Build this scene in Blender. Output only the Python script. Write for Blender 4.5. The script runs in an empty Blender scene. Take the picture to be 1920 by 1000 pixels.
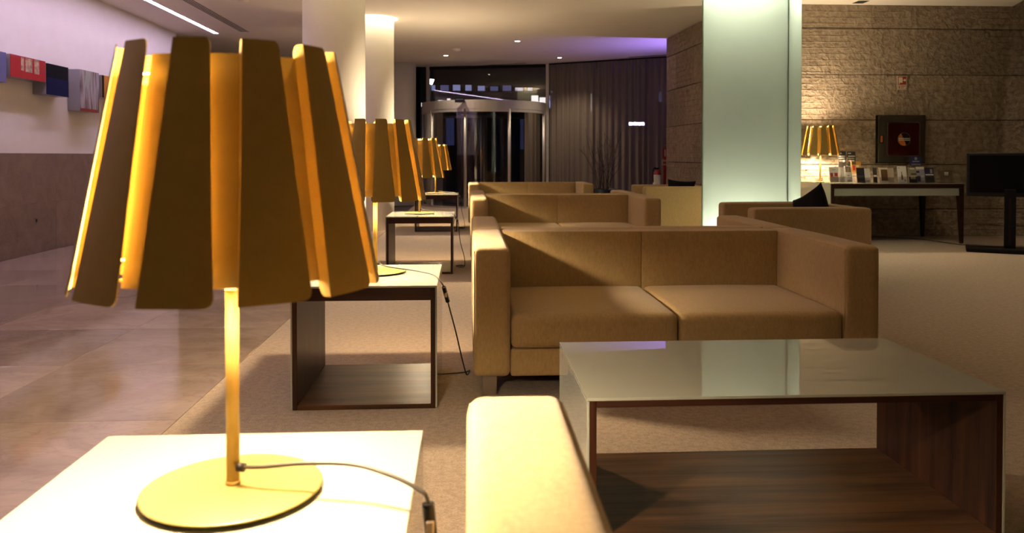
import bpy, bmesh, math, random
from mathutils import Vector, Matrix
random.seed(7)
SC = bpy.context.scene
COL = SC.collection
PI = math.pi

# ------------------------------------------------------------------ camera
cam_d = bpy.data.cameras.new('camera')
cam = bpy.data.objects.new('camera', cam_d); COL.objects.link(cam)
cam.location = (0, 0, 1.065)
cam.rotation_euler = (math.radians(89.0), 0, math.radians(-3.13))
cam_d.sensor_width = 36.0
cam_d.lens = 36.0 * 1500 / 1920
cam_d.shift_y = -(500 - 319) / 1920
cam_d.clip_start = 0.05
cam_d.dof.use_dof = True
cam_d.dof.focus_distance = 3.9
cam_d.dof.aperture_fstop = 5.0
SC.camera = cam

# ------------------------------------------------------------------ world, exposure
w = bpy.data.worlds.new('night'); SC.world = w; w.use_nodes = True
w.node_tree.nodes['Background'].inputs[0].default_value = (0.10, 0.11, 0.20, 1)
w.node_tree.nodes['Background'].inputs[1].default_value = 0.02
SC.view_settings.view_transform = 'Standard'
SC.view_settings.look = 'None'
SC.view_settings.gamma = 1
SC.view_settings.use_curve_mapping = False
SC.view_settings.exposure = 0.7
SC.cycles.use_denoising = True
SC.cycles.use_adaptive_sampling = True
SC.cycles.adaptive_threshold = 0.03
SC.cycles.max_bounces = 7
SC.cycles.diffuse_bounces = 4
SC.cycles.glossy_bounces = 4
SC.cycles.transparent_max_bounces = 16
SC.cycles.sample_clamp_indirect = 12

LAMP_P = 76.0          # watts of one table lamp bulb
LAMP_C = (1.0, 0.79, 0.53)
UPGLOW_E = 78.0           # glowing disc added in each shade top, replaces the bulb's own up-light
STRIP_E = 26.0
STRIP_C = (0.80, 0.64, 1.0)
RING_E = 26.0
PILLAR_E = 12.5
DOWN_W = 75.0
ZC = 3.06              # ceiling height

# ------------------------------------------------------------------ helpers
def link(o, parent=None):
    COL.objects.link(o)
    if parent is not None:
        o.parent = parent
    return o

def tag(o, label=None, cat=None, group=None, kind=None):
    if label: o['label'] = label
    if cat: o['category'] = cat
    if group: o['group'] = group
    if kind: o['kind'] = kind
    return o

def thing(name, label, cat, loc=(0, 0, 0), rz=0, group=None):
    o = bpy.data.objects.new(name, None)
    o.empty_display_size = 0.1
    o.location = loc; o.rotation_euler = (0, 0, rz)
    link(o)
    return tag(o, label, cat, group)

def mesh(name, verts, faces, mat, parent=None, smooth=False):
    me = bpy.data.meshes.new(name)
    me.from_pydata([tuple(v) for v in verts], [], faces)
    if smooth:
        me.shade_smooth()
    if mat: me.materials.append(mat)
    me.update()
    return link(bpy.data.objects.new(name, me), parent)

def bm_obj(name, bm, mat, parent=None, smooth=False):
    me = bpy.data.meshes.new(name)
    bmesh.ops.recalc_face_normals(bm, faces=bm.faces)
    bm.to_mesh(me); bm.free()
    if smooth:
        me.shade_smooth()
    if mat: me.materials.append(mat)
    return link(bpy.data.objects.new(name, me), parent)

def add_box(bm, x0, x1, y0, y1, z0, z1, M=None):
    vs = [bm.verts.new((x, y, z)) for z in (z0, z1) for y in (y0, y1) for x in (x0, x1)]
    if M is not None:
        for v in vs: v.co = M @ v.co
    F = [(0, 2, 3, 1), (4, 5, 7, 6), (0, 1, 5, 4), (2, 6, 7, 3), (0, 4, 6, 2), (1, 3, 7, 5)]
    return [bm.faces.new([vs[i] for i in f]) for f in F]

def box(name, x0, x1, y0, y1, z0, z1, mat, parent=None, bevel=0, seg=2):
    bm = bmesh.new()
    add_box(bm, x0, x1, y0, y1, z0, z1)
    if bevel:
        bmesh.ops.bevel(bm, geom=bm.edges[:], offset=bevel, segments=seg, profile=0.5, affect='EDGES')
    return bm_obj(name, bm, mat, parent, smooth=False)

def rbox(name, x0, x1, y0, y1, z0, z1, r, mat, parent=None, crown=0.0, front=0.0, n=6):
    """upholstered block: rounded edges on a regular grid, top crowned, -y face bulged"""
    def axis(h):
        a = [-h, -h + r * 0.13, -h + r * 0.29, -h + r * 0.55, -h + r]
        m = h - r
        mid = [-m + 2 * m * i / n for i in range(1, n)]
        return a + mid + [-v for v in reversed(a)]
    hx, hy, hz = (x1 - x0) / 2, (y1 - y0) / 2, (z1 - z0) / 2
    c = ((x0 + x1) / 2, (y0 + y1) / 2, (z0 + z1) / 2)
    ax, ay, az = axis(hx), axis(hy), axis(hz)
    N = len(ax)
    idx = {}; V = []; Fs = []
    def vert(i, j, k):
        key = (i, j, k)
        if key in idx: return idx[key]
        p = [ax[i], ay[j], az[k]]
        h = (hx, hy, hz)
        q = [max(-(h[d] - r), min(h[d] - r, p[d])) for d in range(3)]
        d = [p[t] - q[t] for t in range(3)]
        L = math.sqrt(sum(t * t for t in d))
        if L > 1e-9:
            p = [q[t] + d[t] / L * r for t in range(3)]
        if crown:
            u = max(0, 1 - (p[0] / hx) ** 2) * max(0, 1 - (p[1] / hy) ** 2)
            if p[2] > 0: p[2] += crown * u ** 0.6 * (p[2] / hz)
        if front:
            u = max(0, 1 - (p[0] / hx) ** 2) * max(0, 1 - (p[2] / hz) ** 2)
            if p[1] < 0: p[1] -= front * u ** 0.6
        V.append((p[0] + c[0], p[1] + c[1], p[2] + c[2]))
        idx[key] = len(V) - 1
        return idx[key]
    R = range(N - 1)
    for i in R:
        for j in R:
            Fs.append((vert(i, j, 0), vert(i, j + 1, 0), vert(i + 1, j + 1, 0), vert(i + 1, j, 0)))
            k = N - 1
            Fs.append((vert(i, j, k), vert(i + 1, j, k), vert(i + 1, j + 1, k), vert(i, j + 1, k)))
            Fs.append((vert(i, 0, j), vert(i + 1, 0, j), vert(i + 1, 0, j + 1), vert(i, 0, j + 1)))
            Fs.append((vert(i, k, j), vert(i, k, j + 1), vert(i + 1, k, j + 1), vert(i + 1, k, j)))
            Fs.append((vert(0, i, j), vert(0, i, j + 1), vert(0, i + 1, j + 1), vert(0, i + 1, j)))
            Fs.append((vert(k, i, j), vert(k, i + 1, j), vert(k, i + 1, j + 1), vert(k, i, j + 1)))
    return mesh(name, V, Fs, mat, parent, smooth=True)

def add_cyl(bm, r0, r1, z0, z1, n=24, cx=0, cy=0, cap=True):
    a = [bm.verts.new((cx + r0 * math.cos(2 * PI * i / n), cy + r0 * math.sin(2 * PI * i / n), z0)) for i in range(n)]
    b = [bm.verts.new((cx + r1 * math.cos(2 * PI * i / n), cy + r1 * math.sin(2 * PI * i / n), z1)) for i in range(n)]
    for i in range(n):
        f = bm.faces.new((a[i], a[(i + 1) % n], b[(i + 1) % n], b[i])); f.smooth = True
    if cap:
        bm.faces.new(list(reversed(a))); bm.faces.new(b)

def cyl(name, r0, r1, z0, z1, mat, parent=None, n=24, cx=0, cy=0):
    bm = bmesh.new(); add_cyl(bm, r0, r1, z0, z1, n, cx, cy)
    return bm_obj(name, bm, mat, parent)

def lathe(name, prof, mat, parent=None, n=32, cx=0, cy=0):
    """prof: list of (r, z); closed by points on the axis where r == 0"""
    V = []; Fs = []; rows = []
    for r, z in prof:
        if r < 1e-6:
            rows.append([len(V)]); V.append((cx, cy, z))
        else:
            rows.append(list(range(len(V), len(V) + n)))
            V += [(cx + r * math.cos(2 * PI * i / n), cy + r * math.sin(2 * PI * i / n), z) for i in range(n)]
    for a, b in zip(rows, rows[1:]):
        for i in range(n):
            j = (i + 1) % n
            if len(a) == 1 and len(b) == 1: continue
            if len(a) == 1: Fs.append((a[0], b[j], b[i]))
            elif len(b) == 1: Fs.append((a[i], a[j], b[0]))
            else: Fs.append((a[i], a[j], b[j], b[i]))
    o = mesh(name, V, Fs, mat, parent, smooth=True)
    bm = bmesh.new(); bm.from_mesh(o.data); bmesh.ops.recalc_face_normals(bm, faces=bm.faces)
    bm.to_mesh(o.data); bm.free()
    return o

def smooth_path(pts, k=6):
    P = [Vector(p) for p in pts]
    P = [P[0] * 2 - P[1]] + P + [P[-1] * 2 - P[-2]]
    out = []
    for i in range(1, len(P) - 2):
        for s in range(k):
            t = s / k
            a, b, c, d = P[i - 1], P[i], P[i + 1], P[i + 2]
            out.append(0.5 * ((2 * b) + (c - a) * t + (2 * a - 5 * b + 4 * c - d) * t * t + (3 * b - a - 3 * c + d) * t ** 3))
    out.append(P[-2])
    return out

def tube(name, pts, r, mat, parent=None, n=6, k=6, r_end=None):
    P = smooth_path(pts, k) if k > 1 else [Vector(p) for p in pts]
    V = []; Fs = []
    up = Vector((0, 0, 1))
    for i, p in enumerate(P):
        t = (P[min(i + 1, len(P) - 1)] - P[max(i - 1, 0)]).normalized()
        a = t.cross(up)
        if a.length < 0.05: a = t.cross(Vector((1, 0, 0)))
        a.normalize(); b = t.cross(a).normalized()
        rr = r if r_end is None else r + (r_end - r) * i / (len(P) - 1)
        for q in range(n):
            an = 2 * PI * q / n
            V.append(p + a * (rr * math.cos(an)) + b * (rr * math.sin(an)))
    for i in range(len(P) - 1):
        for q in range(n):
            w2 = (q + 1) % n
            Fs.append((i * n + q, i * n + w2, (i + 1) * n + w2, (i + 1) * n + q))
    Fs.append(tuple(range(n))); Fs.append(tuple(reversed(range((len(P) - 1) * n, len(P) * n))))
    return mesh(name, V, Fs, mat, parent, smooth=True)

def dup(root, loc, rz, label, group=None):
    r = root.copy(); COL.objects.link(r)
    r.location = loc; r.rotation_euler = (0, 0, rz)
    r['label'] = label
    if group: r['group'] = group
    for ch in list(root.children):
        c = ch.copy(); COL.objects.link(c); c.parent = r
        for g in list(ch.children):
            d = g.copy(); COL.objects.link(d); d.parent = c
    return r

# ------------------------------------------------------------------ materials
def new_mat(name):
    m = bpy.data.materials.new(name); m.use_nodes = True
    nt = m.node_tree
    return m, nt, nt.nodes['Principled BSDF'], nt.nodes['Material Output']

def plain(name, col, rough=0.5, metal=0.0, spec=0.5, noise=0.0, scale=20):
    m, nt, b, o = new_mat(name)
    b.inputs['Base Color'].default_value = (*col, 1)
    b.inputs['Roughness'].default_value = rough
    b.inputs['Metallic'].default_value = metal
    b.inputs['Specular IOR Level'].default_value = spec
    if noise:
        tc = nt.nodes.new('ShaderNodeTexCoord'); n = nt.nodes.new('ShaderNodeTexNoise')
        n.inputs['Scale'].default_value = scale; n.inputs['Detail'].default_value = 4
        nt.links.new(tc.outputs['Object'], n.inputs['Vector'])
        r = nt.nodes.new('ShaderNodeValToRGB')
        r.color_ramp.elements[0].position = 0.3; r.color_ramp.elements[1].position = 0.7
        r.color_ramp.elements[0].color = (*[c * (1 - noise) for c in col], 1)
        r.color_ramp.elements[1].color = (*[min(1, c * (1 + noise)) for c in col], 1)
        nt.links.new(n.outputs['Fac'], r.inputs['Fac'])
        nt.links.new(r.outputs['Color'], b.inputs['Base Color'])
    return m

def emit(name, col, s):
    m, nt, b, o = new_mat(name)
    b.inputs['Base Color'].default_value = (0.8, 0.8, 0.8, 1)
    b.inputs['Emission Color'].default_value = (*col, 1)
    b.inputs['Emission Strength'].default_value = s
    return m

def fabric(name, c0, c1, scale=1.0, bump=0.25, sheen=0.15):
    m, nt, b, o = new_mat(name)
    L = nt.links.new; N = nt.nodes.new
    tc = N('ShaderNodeTexCoord')
    mp = N('ShaderNodeMapping'); mp.inputs['Scale'].default_value = (110 * scale, 110 * scale, 40 * scale)
    L(tc.outputs['Object'], mp.inputs['Vector'])
    n1 = N('ShaderNodeTexNoise'); n1.inputs['Scale'].default_value = 1.0; n1.inputs['Detail'].default_value = 3
    L(mp.outputs[0], n1.inputs['Vector'])
    n2 = N('ShaderNodeTexNoise'); n2.inputs['Scale'].default_value = 420 * scale; n2.inputs['Detail'].default_value = 2
    L(tc.outputs['Object'], n2.inputs['Vector'])
    ad = N('ShaderNodeMath'); ad.operation = 'MULTIPLY_ADD'; ad.inputs[1].default_value = 0.6
    L(n2.outputs['Fac'], ad.inputs[0]); 
    m2 = N('ShaderNodeMath'); m2.operation = 'MULTIPLY'; m2.inputs[1].default_value = 0.5
    L(n1.outputs['Fac'], m2.inputs[0]); L(m2.outputs[0], ad.inputs[2])
    r = N('ShaderNodeValToRGB')
    r.color_ramp.elements[0].position = 0.38; r.color_ramp.elements[1].position = 0.70
    r.color_ramp.elements[0].color = (*c0, 1); r.color_ramp.elements[1].color = (*c1, 1)
    L(ad.outputs[0], r.inputs['Fac']); L(r.outputs['Color'], b.inputs['Base Color'])
    bp = N('ShaderNodeBump'); bp.inputs['Strength'].default_value = bump; bp.inputs['Distance'].default_value = 0.002
    L(ad.outputs[0], bp.inputs['Height']); L(bp.outputs[0], b.inputs['Normal'])
    b.inputs['Roughness'].default_value = 0.95
    b.inputs['Specular IOR Level'].default_value = 0.15
    b.inputs['Sheen Weight'].default_value = sheen
    return m

def wood(name, c0, c1, axis, rough=0.35):
    """walnut veneer, grain running along the given axis"""
    m, nt, b, o = new_mat(name)
    L = nt.links.new; N = nt.nodes.new
    tc = N('ShaderNodeTexCoord'); mp = N('ShaderNodeMapping')
    s = [14.0, 14.0, 14.0]; s[axis] = 0.9
    mp.inputs['Scale'].default_value = s
    L(tc.outputs['Object'], mp.inputs['Vector'])
    n1 = N('ShaderNodeTexNoise'); n1.inputs['Scale'].default_value = 1.6; n1.inputs['Detail'].default_value = 6
    n1.inputs['Distortion'].default_value = 0.6
    L(mp.outputs[0], n1.inputs['Vector'])
    s2 = [160.0, 160.0, 160.0]; s2[axis] = 3.0
    mp2 = N('ShaderNodeMapping'); mp2.inputs['Scale'].default_value = s2
    L(tc.outputs['Object'], mp2.inputs['Vector'])
    n2 = N('ShaderNodeTexNoise'); n2.inputs['Scale'].default_value = 1.0; n2.inputs['Detail'].default_value = 2
    L(mp2.outputs[0], n2.inputs['Vector'])
    mx = N('ShaderNodeMath'); mx.operation = 'MULTIPLY_ADD'; mx.inputs[1].default_value = 0.35
    L(n2.outputs['Fac'], mx.inputs[0]); L(n1.outputs['Fac'], mx.inputs[2])
    r = N('ShaderNodeValToRGB')
    r.color_ramp.elements[0].position = 0.45; r.color_ramp.elements[1].position = 0.92
    r.color_ramp.elements[0].color = (*c0, 1); r.color_ramp.elements[1].color = (*c1, 1)
    L(mx.outputs[0], r.inputs['Fac']); L(r.outputs['Color'], b.inputs['Base Color'])
    b.inputs['Roughness'].default_value = rough; b.inputs['Specular IOR Level'].default_value = 0.2
    return m

def marble(name, c0, c1, vein, rough, scale=1.4, coat=0.0):
    m, nt, b, o = new_mat(name)
    L = nt.links.new; N = nt.nodes.new
    tc = N('ShaderNodeTexCoord'); oi = N('ShaderNodeObjectInfo')
    ad = N('ShaderNodeVectorMath'); ad.operation = 'MULTIPLY_ADD'
    ad.inputs[1].default_value = (37, 19, 11)
    cb = N('ShaderNodeCombineXYZ')
    for i in range(3): L(oi.outputs['Random'], cb.inputs[i])
    L(cb.outputs[0], ad.inputs[0]); L(tc.outputs['Object'], ad.inputs[2])
    n1 = N('ShaderNodeTexNoise'); n1.inputs['Scale'].default_value = scale * 1.5
    n1.inputs['Detail'].default_value = 8; n1.inputs['Distortion'].default_value = 1.0; n1.inputs['Roughness'].default_value = 0.62
    L(ad.outputs[0], n1.inputs['Vector'])
    r = N('ShaderNodeValToRGB')
    r.color_ramp.elements[0].position = 0.32; r.color_ramp.elements[1].position = 0.70
    r.color_ramp.elements[0].color = (*c0, 1); r.color_ramp.elements[1].color = (*c1, 1)
    L(n1.outputs['Fac'], r.inputs['Fac'])
    mp = N('ShaderNodeMapping'); mp.inputs['Scale'].default_value = (1.0, 2.6, 2.6); mp.inputs['Rotation'].default_value = (0, 0, 0.35)
    L(ad.outputs[0], mp.inputs['Vector'])
    n2 = N('ShaderNodeTexNoise'); n2.inputs['Scale'].default_value = scale * 2.4
    n2.inputs['Detail'].default_value = 7; n2.inputs['Distortion'].default_value = 1.8
    L(mp.outputs[0], n2.inputs['Vector'])
    s = N('ShaderNodeMath'); s.operation = 'SUBTRACT'; s.inputs[1].default_value = 0.5; L(n2.outputs['Fac'], s.inputs[0])
    a = N('ShaderNodeMath'); a.operation = 'ABSOLUTE'; L(s.outputs[0], a.inputs[0])
    r2 = N('ShaderNodeValToRGB')
    r2.color_ramp.elements[0].position = 0.0; r2.color_ramp.elements[1].position = 0.035
    r2.color_ramp.elements[0].color = (0.32, 0.32, 0.32, 1); r2.color_ramp.elements[1].color = (0, 0, 0, 1)
    L(a.outputs[0], r2.inputs['Fac'])
    mx = N('ShaderNodeMix'); mx.data_type = 'RGBA'
    L(r2.outputs['Color'], mx.inputs['Factor']); L(r.outputs['Color'], mx.inputs['A']); mx.inputs['B'].default_value = (*vein, 1)
    hs = N('ShaderNodeHueSaturation')
    mr = N('ShaderNodeMapRange'); mr.inputs['To Min'].default_value = 0.78; mr.inputs['To Max'].default_value = 1.15
    L(oi.outputs['Random'], mr.inputs['Value']); L(mr.outputs[0], hs.inputs['Value'])
    L(mx.outputs['Result'], hs.inputs['Color']); L(hs.outputs[0], b.inputs['Base Color'])
    b.inputs['Roughness'].default_value = rough
    return m

def stone(name, c0, c1):
    """split-faced limestone slab with combed horizontal tooling"""
    m, nt, b, o = new_mat(name)
    L = nt.links.new; N = nt.nodes.new
    tc = N('ShaderNodeTexCoord'); oi = N('ShaderNodeObjectInfo')
    gp = N('ShaderNodeNewGeometry')
    sx = N('ShaderNodeSeparateXYZ'); L(gp.outputs['Position'], sx.inputs[0])
    n0 = N('ShaderNodeTexNoise'); n0.inputs['Scale'].default_value = 7; n0.inputs['Detail'].default_value = 3
    L(gp.outputs['Position'], n0.inputs['Vector'])
    md = N('ShaderNodeMath'); md.operation = 'MULTIPLY_ADD'; md.inputs[1].default_value = 0.022
    L(n0.outputs['Fac'], md.inputs[0]); L(sx.outputs['Z'], md.inputs[2])
    fq = N('ShaderNodeMath'); fq.operation = 'MULTIPLY'; fq.inputs[1].default_value = 2 * PI / 0.08
    L(md.outputs[0], fq.inputs[0])
    sn = N('ShaderNodeMath'); sn.operation = 'SINE'; L(fq.outputs[0], sn.inputs[0])
    pw = N('ShaderNodeMapRange'); pw.inputs['From Min'].default_value = 0.6; pw.inputs['From Max'].default_value = 1.0
    L(sn.outputs[0], pw.inputs['Value'])
    # the combing fades in and out along the wall
    n3 = N('ShaderNodeTexNoise'); n3.inputs['Scale'].default_value = 1.3; n3.inputs['Detail'].default_value = 2
    L(gp.outputs['Position'], n3.inputs['Vector'])
    am = N('ShaderNodeMapRange'); am.inputs['From Min'].default_value = 0.4; am.inputs['From Max'].default_value = 0.65
    am.inputs['To Min'].default_value = 0.0; am.inputs['To Max'].default_value = 0.32
    L(n3.outputs['Fac'], am.inputs['Value'])
    gm = N('ShaderNodeMath'); gm.operation = 'MULTIPLY'; L(pw.outputs[0], gm.inputs[0]); L(am.outputs[0], gm.inputs[1])
    n1 = N('ShaderNodeTexNoise'); n1.inputs['Scale'].default_value = 15; n1.inputs['Detail'].default_value = 7; n1.inputs['Roughness'].default_value = 0.6
    n1.inputs['Distortion'].default_value = 0.4
    L(gp.outputs['Position'], n1.inputs['Vector'])
    hh = N('ShaderNodeMath'); hh.operation = 'MULTIPLY_ADD'; hh.inputs[1].default_value = 1.6
    L(n1.outputs['Fac'], hh.inputs[0]); L(gm.outputs[0], hh.inputs[2])
    bp = N('ShaderNodeBump'); bp.inputs['Strength'].default_value = 1.0; bp.inputs['Distance'].default_value = 0.045
    L(hh.outputs[0], bp.inputs['Height']); L(bp.outputs[0], b.inputs['Normal'])
    r = N('ShaderNodeValToRGB')
    r.color_ramp.elements[0].position = 0.36; r.color_ramp.elements[1].position = 0.66
    r.color_ramp.elements[0].color = (*c0, 1); r.color_ramp.elements[1].color = (*c1, 1)
    L(n1.outputs['Fac'], r.inputs['Fac'])
    hs = N('ShaderNodeHueSaturation')
    mr = N('ShaderNodeMapRange'); mr.inputs['To Min'].default_value = 0.85; mr.inputs['To Max'].default_value = 1.12
    L(oi.outputs['Random'], mr.inputs['Value']); L(mr.outputs[0], hs.inputs['Value'])
    L(r.outputs['Color'], hs.inputs['Color'])
    # rusty stains
    n4 = N('ShaderNodeTexNoise'); n4.inputs['Scale'].default_value = 3.2; n4.inputs['Detail'].default_value = 9; n4.inputs['Roughness'].default_value = 0.7
    L(gp.outputs['Position'], n4.inputs['Vector'])
    r4 = N('ShaderNodeMapRange'); r4.inputs['From Min'].default_value = 0.60; r4.inputs['From Max'].default_value = 0.72
    r4.inputs['To Max'].default_value = 0.65
    L(n4.outputs['Fac'], r4.inputs['Value'])
    mx = N('ShaderNodeMix'); mx.data_type = 'RGBA'
    L(r4.outputs[0], mx.inputs['Factor']); L(hs.outputs[0], mx.inputs['A']); mx.inputs['B'].default_value = (0.10, 0.055, 0.025, 1)
    L(mx.outputs['Result'], b.inputs['Base Color'])
    b.inputs['Roughness'].default_value = 0.9; b.inputs['Specular IOR Level'].default_value = 0.2
    return m

def pane(name, tint=(0.8, 0.82, 0.85), ior=1.45, rough=0.0, base=0.03):
    """clear flat glass: fresnel mirror over a tinted see-through"""
    m = bpy.data.materials.new(name); m.use_nodes = True
    nt = m.node_tree; nt.nodes.clear()
    L = nt.links.new; N = nt.nodes.new
    o = N('ShaderNodeOutputMaterial'); mix = N('ShaderNodeMixShader')
    t = N('ShaderNodeBsdfTransparent'); t.inputs[0].default_value = (*tint, 1)
    g = N('ShaderNodeBsdfGlossy'); g.inputs['Roughness'].default_value = rough
    f = N('ShaderNodeFresnel'); f.inputs['IOR'].default_value = ior
    a = N('ShaderNodeMath'); a.operation = 'ADD'; a.inputs[1].default_value = base
    L(f.outputs[0], a.inputs[0]); L(a.outputs[0], mix.inputs[0]); L(t.outputs[0], mix.inputs[1]); L(g.outputs[0], mix.inputs[2])
    L(mix.outputs[0], o.inputs[0])
    return m

def frosted(name, col):
    m = bpy.data.materials.new(name); m.use_nodes = True
    nt = m.node_tree; nt.nodes.clear()
    L = nt.links.new; N = nt.nodes.new
    o = N('ShaderNodeOutputMaterial')
    t = N('ShaderNodeBsdfTranslucent'); t.inputs[0].default_value = (*col, 1)
    d = N('ShaderNodeBsdfDiffuse'); d.inputs[0].default_value = (*col, 1)
    g = N('ShaderNodeBsdfGlossy'); g.inputs['Roughness'].default_value = 0.35
    m1 = N('ShaderNodeMixShader'); m1.inputs[0].default_value = 0.15
    L(t.outputs[0], m1.inputs[1]); L(d.outputs[0], m1.inputs[2])
    m2 = N('ShaderNodeMixShader'); m2.inputs[0].default_value = 0.03
    L(m1.outputs[0], m2.inputs[1]); L(g.outputs[0], m2.inputs[2])
    L(m2.outputs[0], o.inputs[0])
    return m

def sheer(name, col, see):
    m = bpy.data.materials.new(name); m.use_nodes = True
    nt = m.node_tree; nt.nodes.clear()
    L = nt.links.new; N = nt.nodes.new
    o = N('ShaderNodeOutputMaterial')
    d = N('ShaderNodeBsdfDiffuse'); d.inputs[0].default_value = (*col, 1)
    t = N('ShaderNodeBsdfTranslucent'); t.inputs[0].default_value = (*col, 1)
    p = N('ShaderNodeBsdfTransparent')
    m1 = N('ShaderNodeMixShader'); m1.inputs[0].default_value = 0.25
    L(d.outputs[0], m1.inputs[1]); L(t.outputs[0], m1.inputs[2])
    m2 = N('ShaderNodeMixShader'); m2.inputs[0].default_value = see
    L(m1.outputs[0], m2.inputs[1]); L(p.outputs[0], m2.inputs[2]); L(m2.outputs[0], o.inputs[0])
    return m

M = {}
M['plaster'] = plain('plaster', (0.78, 0.72, 0.66), 0.85, spec=0.2, noise=0.02, scale=6)
M['ceiling'] = plain('ceiling_paint', (0.80, 0.73, 0.63), 0.9, spec=0.15, noise=0.015, scale=3)
M['column'] = plain('column_paint', (0.80, 0.75, 0.66), 0.7, spec=0.25, noise=0.02, scale=4)
M['marble'] = marble('floor_marble', (0.27, 0.195, 0.142), (0.41, 0.315, 0.24), (0.22, 0.15, 0.10), 0.07)
M['dado'] = marble('dado_marble', (0.17, 0.115, 0.085), (0.27, 0.19, 0.145), (0.34, 0.26, 0.20), 0.28, scale=2.6)
M['joint'] = plain('joint', (0.045, 0.035, 0.028), 0.9, noise=0.1)
M['stone'] = stone('split_stone', (0.29, 0.215, 0.145), (0.44, 0.345, 0.245))
M['carpet'] = fabric('carpet_pile', (0.21, 0.15, 0.098), (0.36, 0.27, 0.18), scale=0.35, bump=0.7)
M['sofa'] = fabric('sofa_fabric', (0.32, 0.208, 0.085), (0.43, 0.298, 0.135))
M['cushion'] = fabric('black_cushion', (0.006, 0.005, 0.005), (0.010, 0.009, 0.009), sheen=0.0)
M['wood_x'] = wood('walnut_across', (0.010, 0.004, 0.002), (0.11, 0.050, 0.019), 0)
M['wood_z'] = wood('walnut_upright', (0.010, 0.004, 0.002), (0.065, 0.022, 0.010), 2)
M['dark_wood'] = wood('dark_walnut', (0.016, 0.006, 0.004), (0.05, 0.018, 0.010), 0, 0.4)
m, nt, b, o = new_mat('white_back_painted_glass')
b.inputs['Base Color'].default_value = (0.31, 0.315, 0.255, 1); b.inputs['Roughness'].default_value = 0.6
b.inputs['Coat Weight'].default_value = 1.0; b.inputs['Coat Roughness'].default_value = 0.0; b.inputs['Coat IOR'].default_value = 1.65; b.inputs['Specular IOR Level'].default_value = 0.0
M['white_glass'] = m
M['glass_edge'] = plain('glass_edge', (0.20, 0.26, 0.17), 0.15)
M['gold'] = plain('gold_lacquer', (0.34, 0.225, 0.060), 0.45, metal=0.3, spec=0.15, noise=0.04, scale=40)
M['gold_base'] = plain('gold_base_lacquer', (0.26, 0.21, 0.065), 0.4, metal=0.2, noise=0.02, scale=8)
M['bulb'] = emit('bulb_glow', LAMP_C, LAMP_P / (PI * 4 * PI * 0.036 ** 2))
M['upglow'] = emit('added_upglow', LAMP_C, UPGLOW_E)
M['black_plastic'] = plain('black_plastic', (0.010, 0.009, 0.009), 0.4, spec=0.2)
M['cord'] = plain('cord_rubber', (0.02, 0.016, 0.012), 0.5)
M['chrome'] = plain('brushed_steel', (0.40, 0.34, 0.28), 0.3, metal=0.9)
M['alu'] = plain('door_aluminium', (0.50, 0.46, 0.42), 0.42, metal=0.6, noise=0.03, scale=5)
M['black'] = plain('black_metal', (0.006, 0.005, 0.005), 0.45, spec=0.15)
M['pane'] = pane('window_glass')
M['frost'] = frosted('frosted_green_glass', (0.70, 0.75, 0.67))
M['frost_edge'] = frosted('frosted_glass_edge', (0.50, 0.68, 0.56))
M['tube'] = emit('fluorescent_tube', (1.0, 1.0, 0.93), PILLAR_E)
M['ring'] = emit('ring_light', (1.0, 0.90, 0.66), RING_E)
M['strip'] = emit('strip_light', STRIP_C, STRIP_E)
M['down'] = emit('downlight_lens', (1.0, 0.86, 0.68), 25)
M['curtain'] = sheer('sheer_curtain', (0.24, 0.195, 0.155), 0.14)
M['asphalt'] = plain('street_asphalt', (0.03, 0.03, 0.035), 0.7, noise=0.2)

# ================================================================== THE SETTING
floor_carpet = box('floor', -1.17, 10.0, -4, 19.0, -0.10, 0.0, M['carpet'])
tag(floor_carpet, kind='structure')
floor_m = box('floor_marble', -8.0, -1.17, -4, 19.0, -0.10, -0.012, M['joint'])
tag(floor_m, kind='structure')
T = 0.88
tile_me = None
for i in range(5):
    for j in range(20):
        x1 = -1.175 - i * T; y0 = -2.0 + j * T
        if tile_me is None:
            t = box('floor_tile', -T / 2 + 0.001, T / 2 - 0.001, -T / 2 + 0.001, T / 2 - 0.001, -0.012, 0.0, M['marble'], floor_m, 0.0008, 1)
            tile_me = t.data
        else:
            t = link(bpy.data.objects.new('floor_tile', tile_me), floor_m)
        t.location = (x1 - T / 2, y0 + T / 2, 0)

# left wall with its stone dado
wl = box('wall_left', -4.92, -4.72, -4, 13.28, 1.095, ZC, M['plaster'])
tag(wl, kind='structure')
dd = box('wall_left_dado', -4.92, -4.735, -4, 13.28, 0, 1.095, M['joint'])
tag(dd, kind='structure')
me0 = None
for j in range(14):
    for k in range(2):
        if me0 is None:
            p = box('marble_panel', -0.015, 0.005, -0.609, 0.609, -0.2725, 0.2725, M['dado'], dd, 0.001, 1); me0 = p.data
        else:
            p = link(bpy.data.objects.new('marble_panel', me0), dd)
        p.location = (-4.725, -3.39 + 1.2215 * j + (0.0), 0.2735 + 0.5475 * k)
tag(box('wall_passage', -8.1, -4.92, 12.9, 13.1, 0, ZC, M['plaster']), kind='structure')
tag(box('wall_far', -8.1, -1.30, 18.45, 18.6, 0, ZC, M['plaster']), kind='structure')
tag(box('wall_outer_left', -8.2, -8.0, 12.9, 18.6, 0, ZC, M['plaster']), kind='structure')
tag(box('wall_rear', -4.9, 10, -4.2, -4.0, 0, 4.4, M['dado']), kind='structure')
tag(box('wall_right', 10.0, 10.2, -4, 10.4, 0, 4.4, M['dado']), kind='structure')

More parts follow.
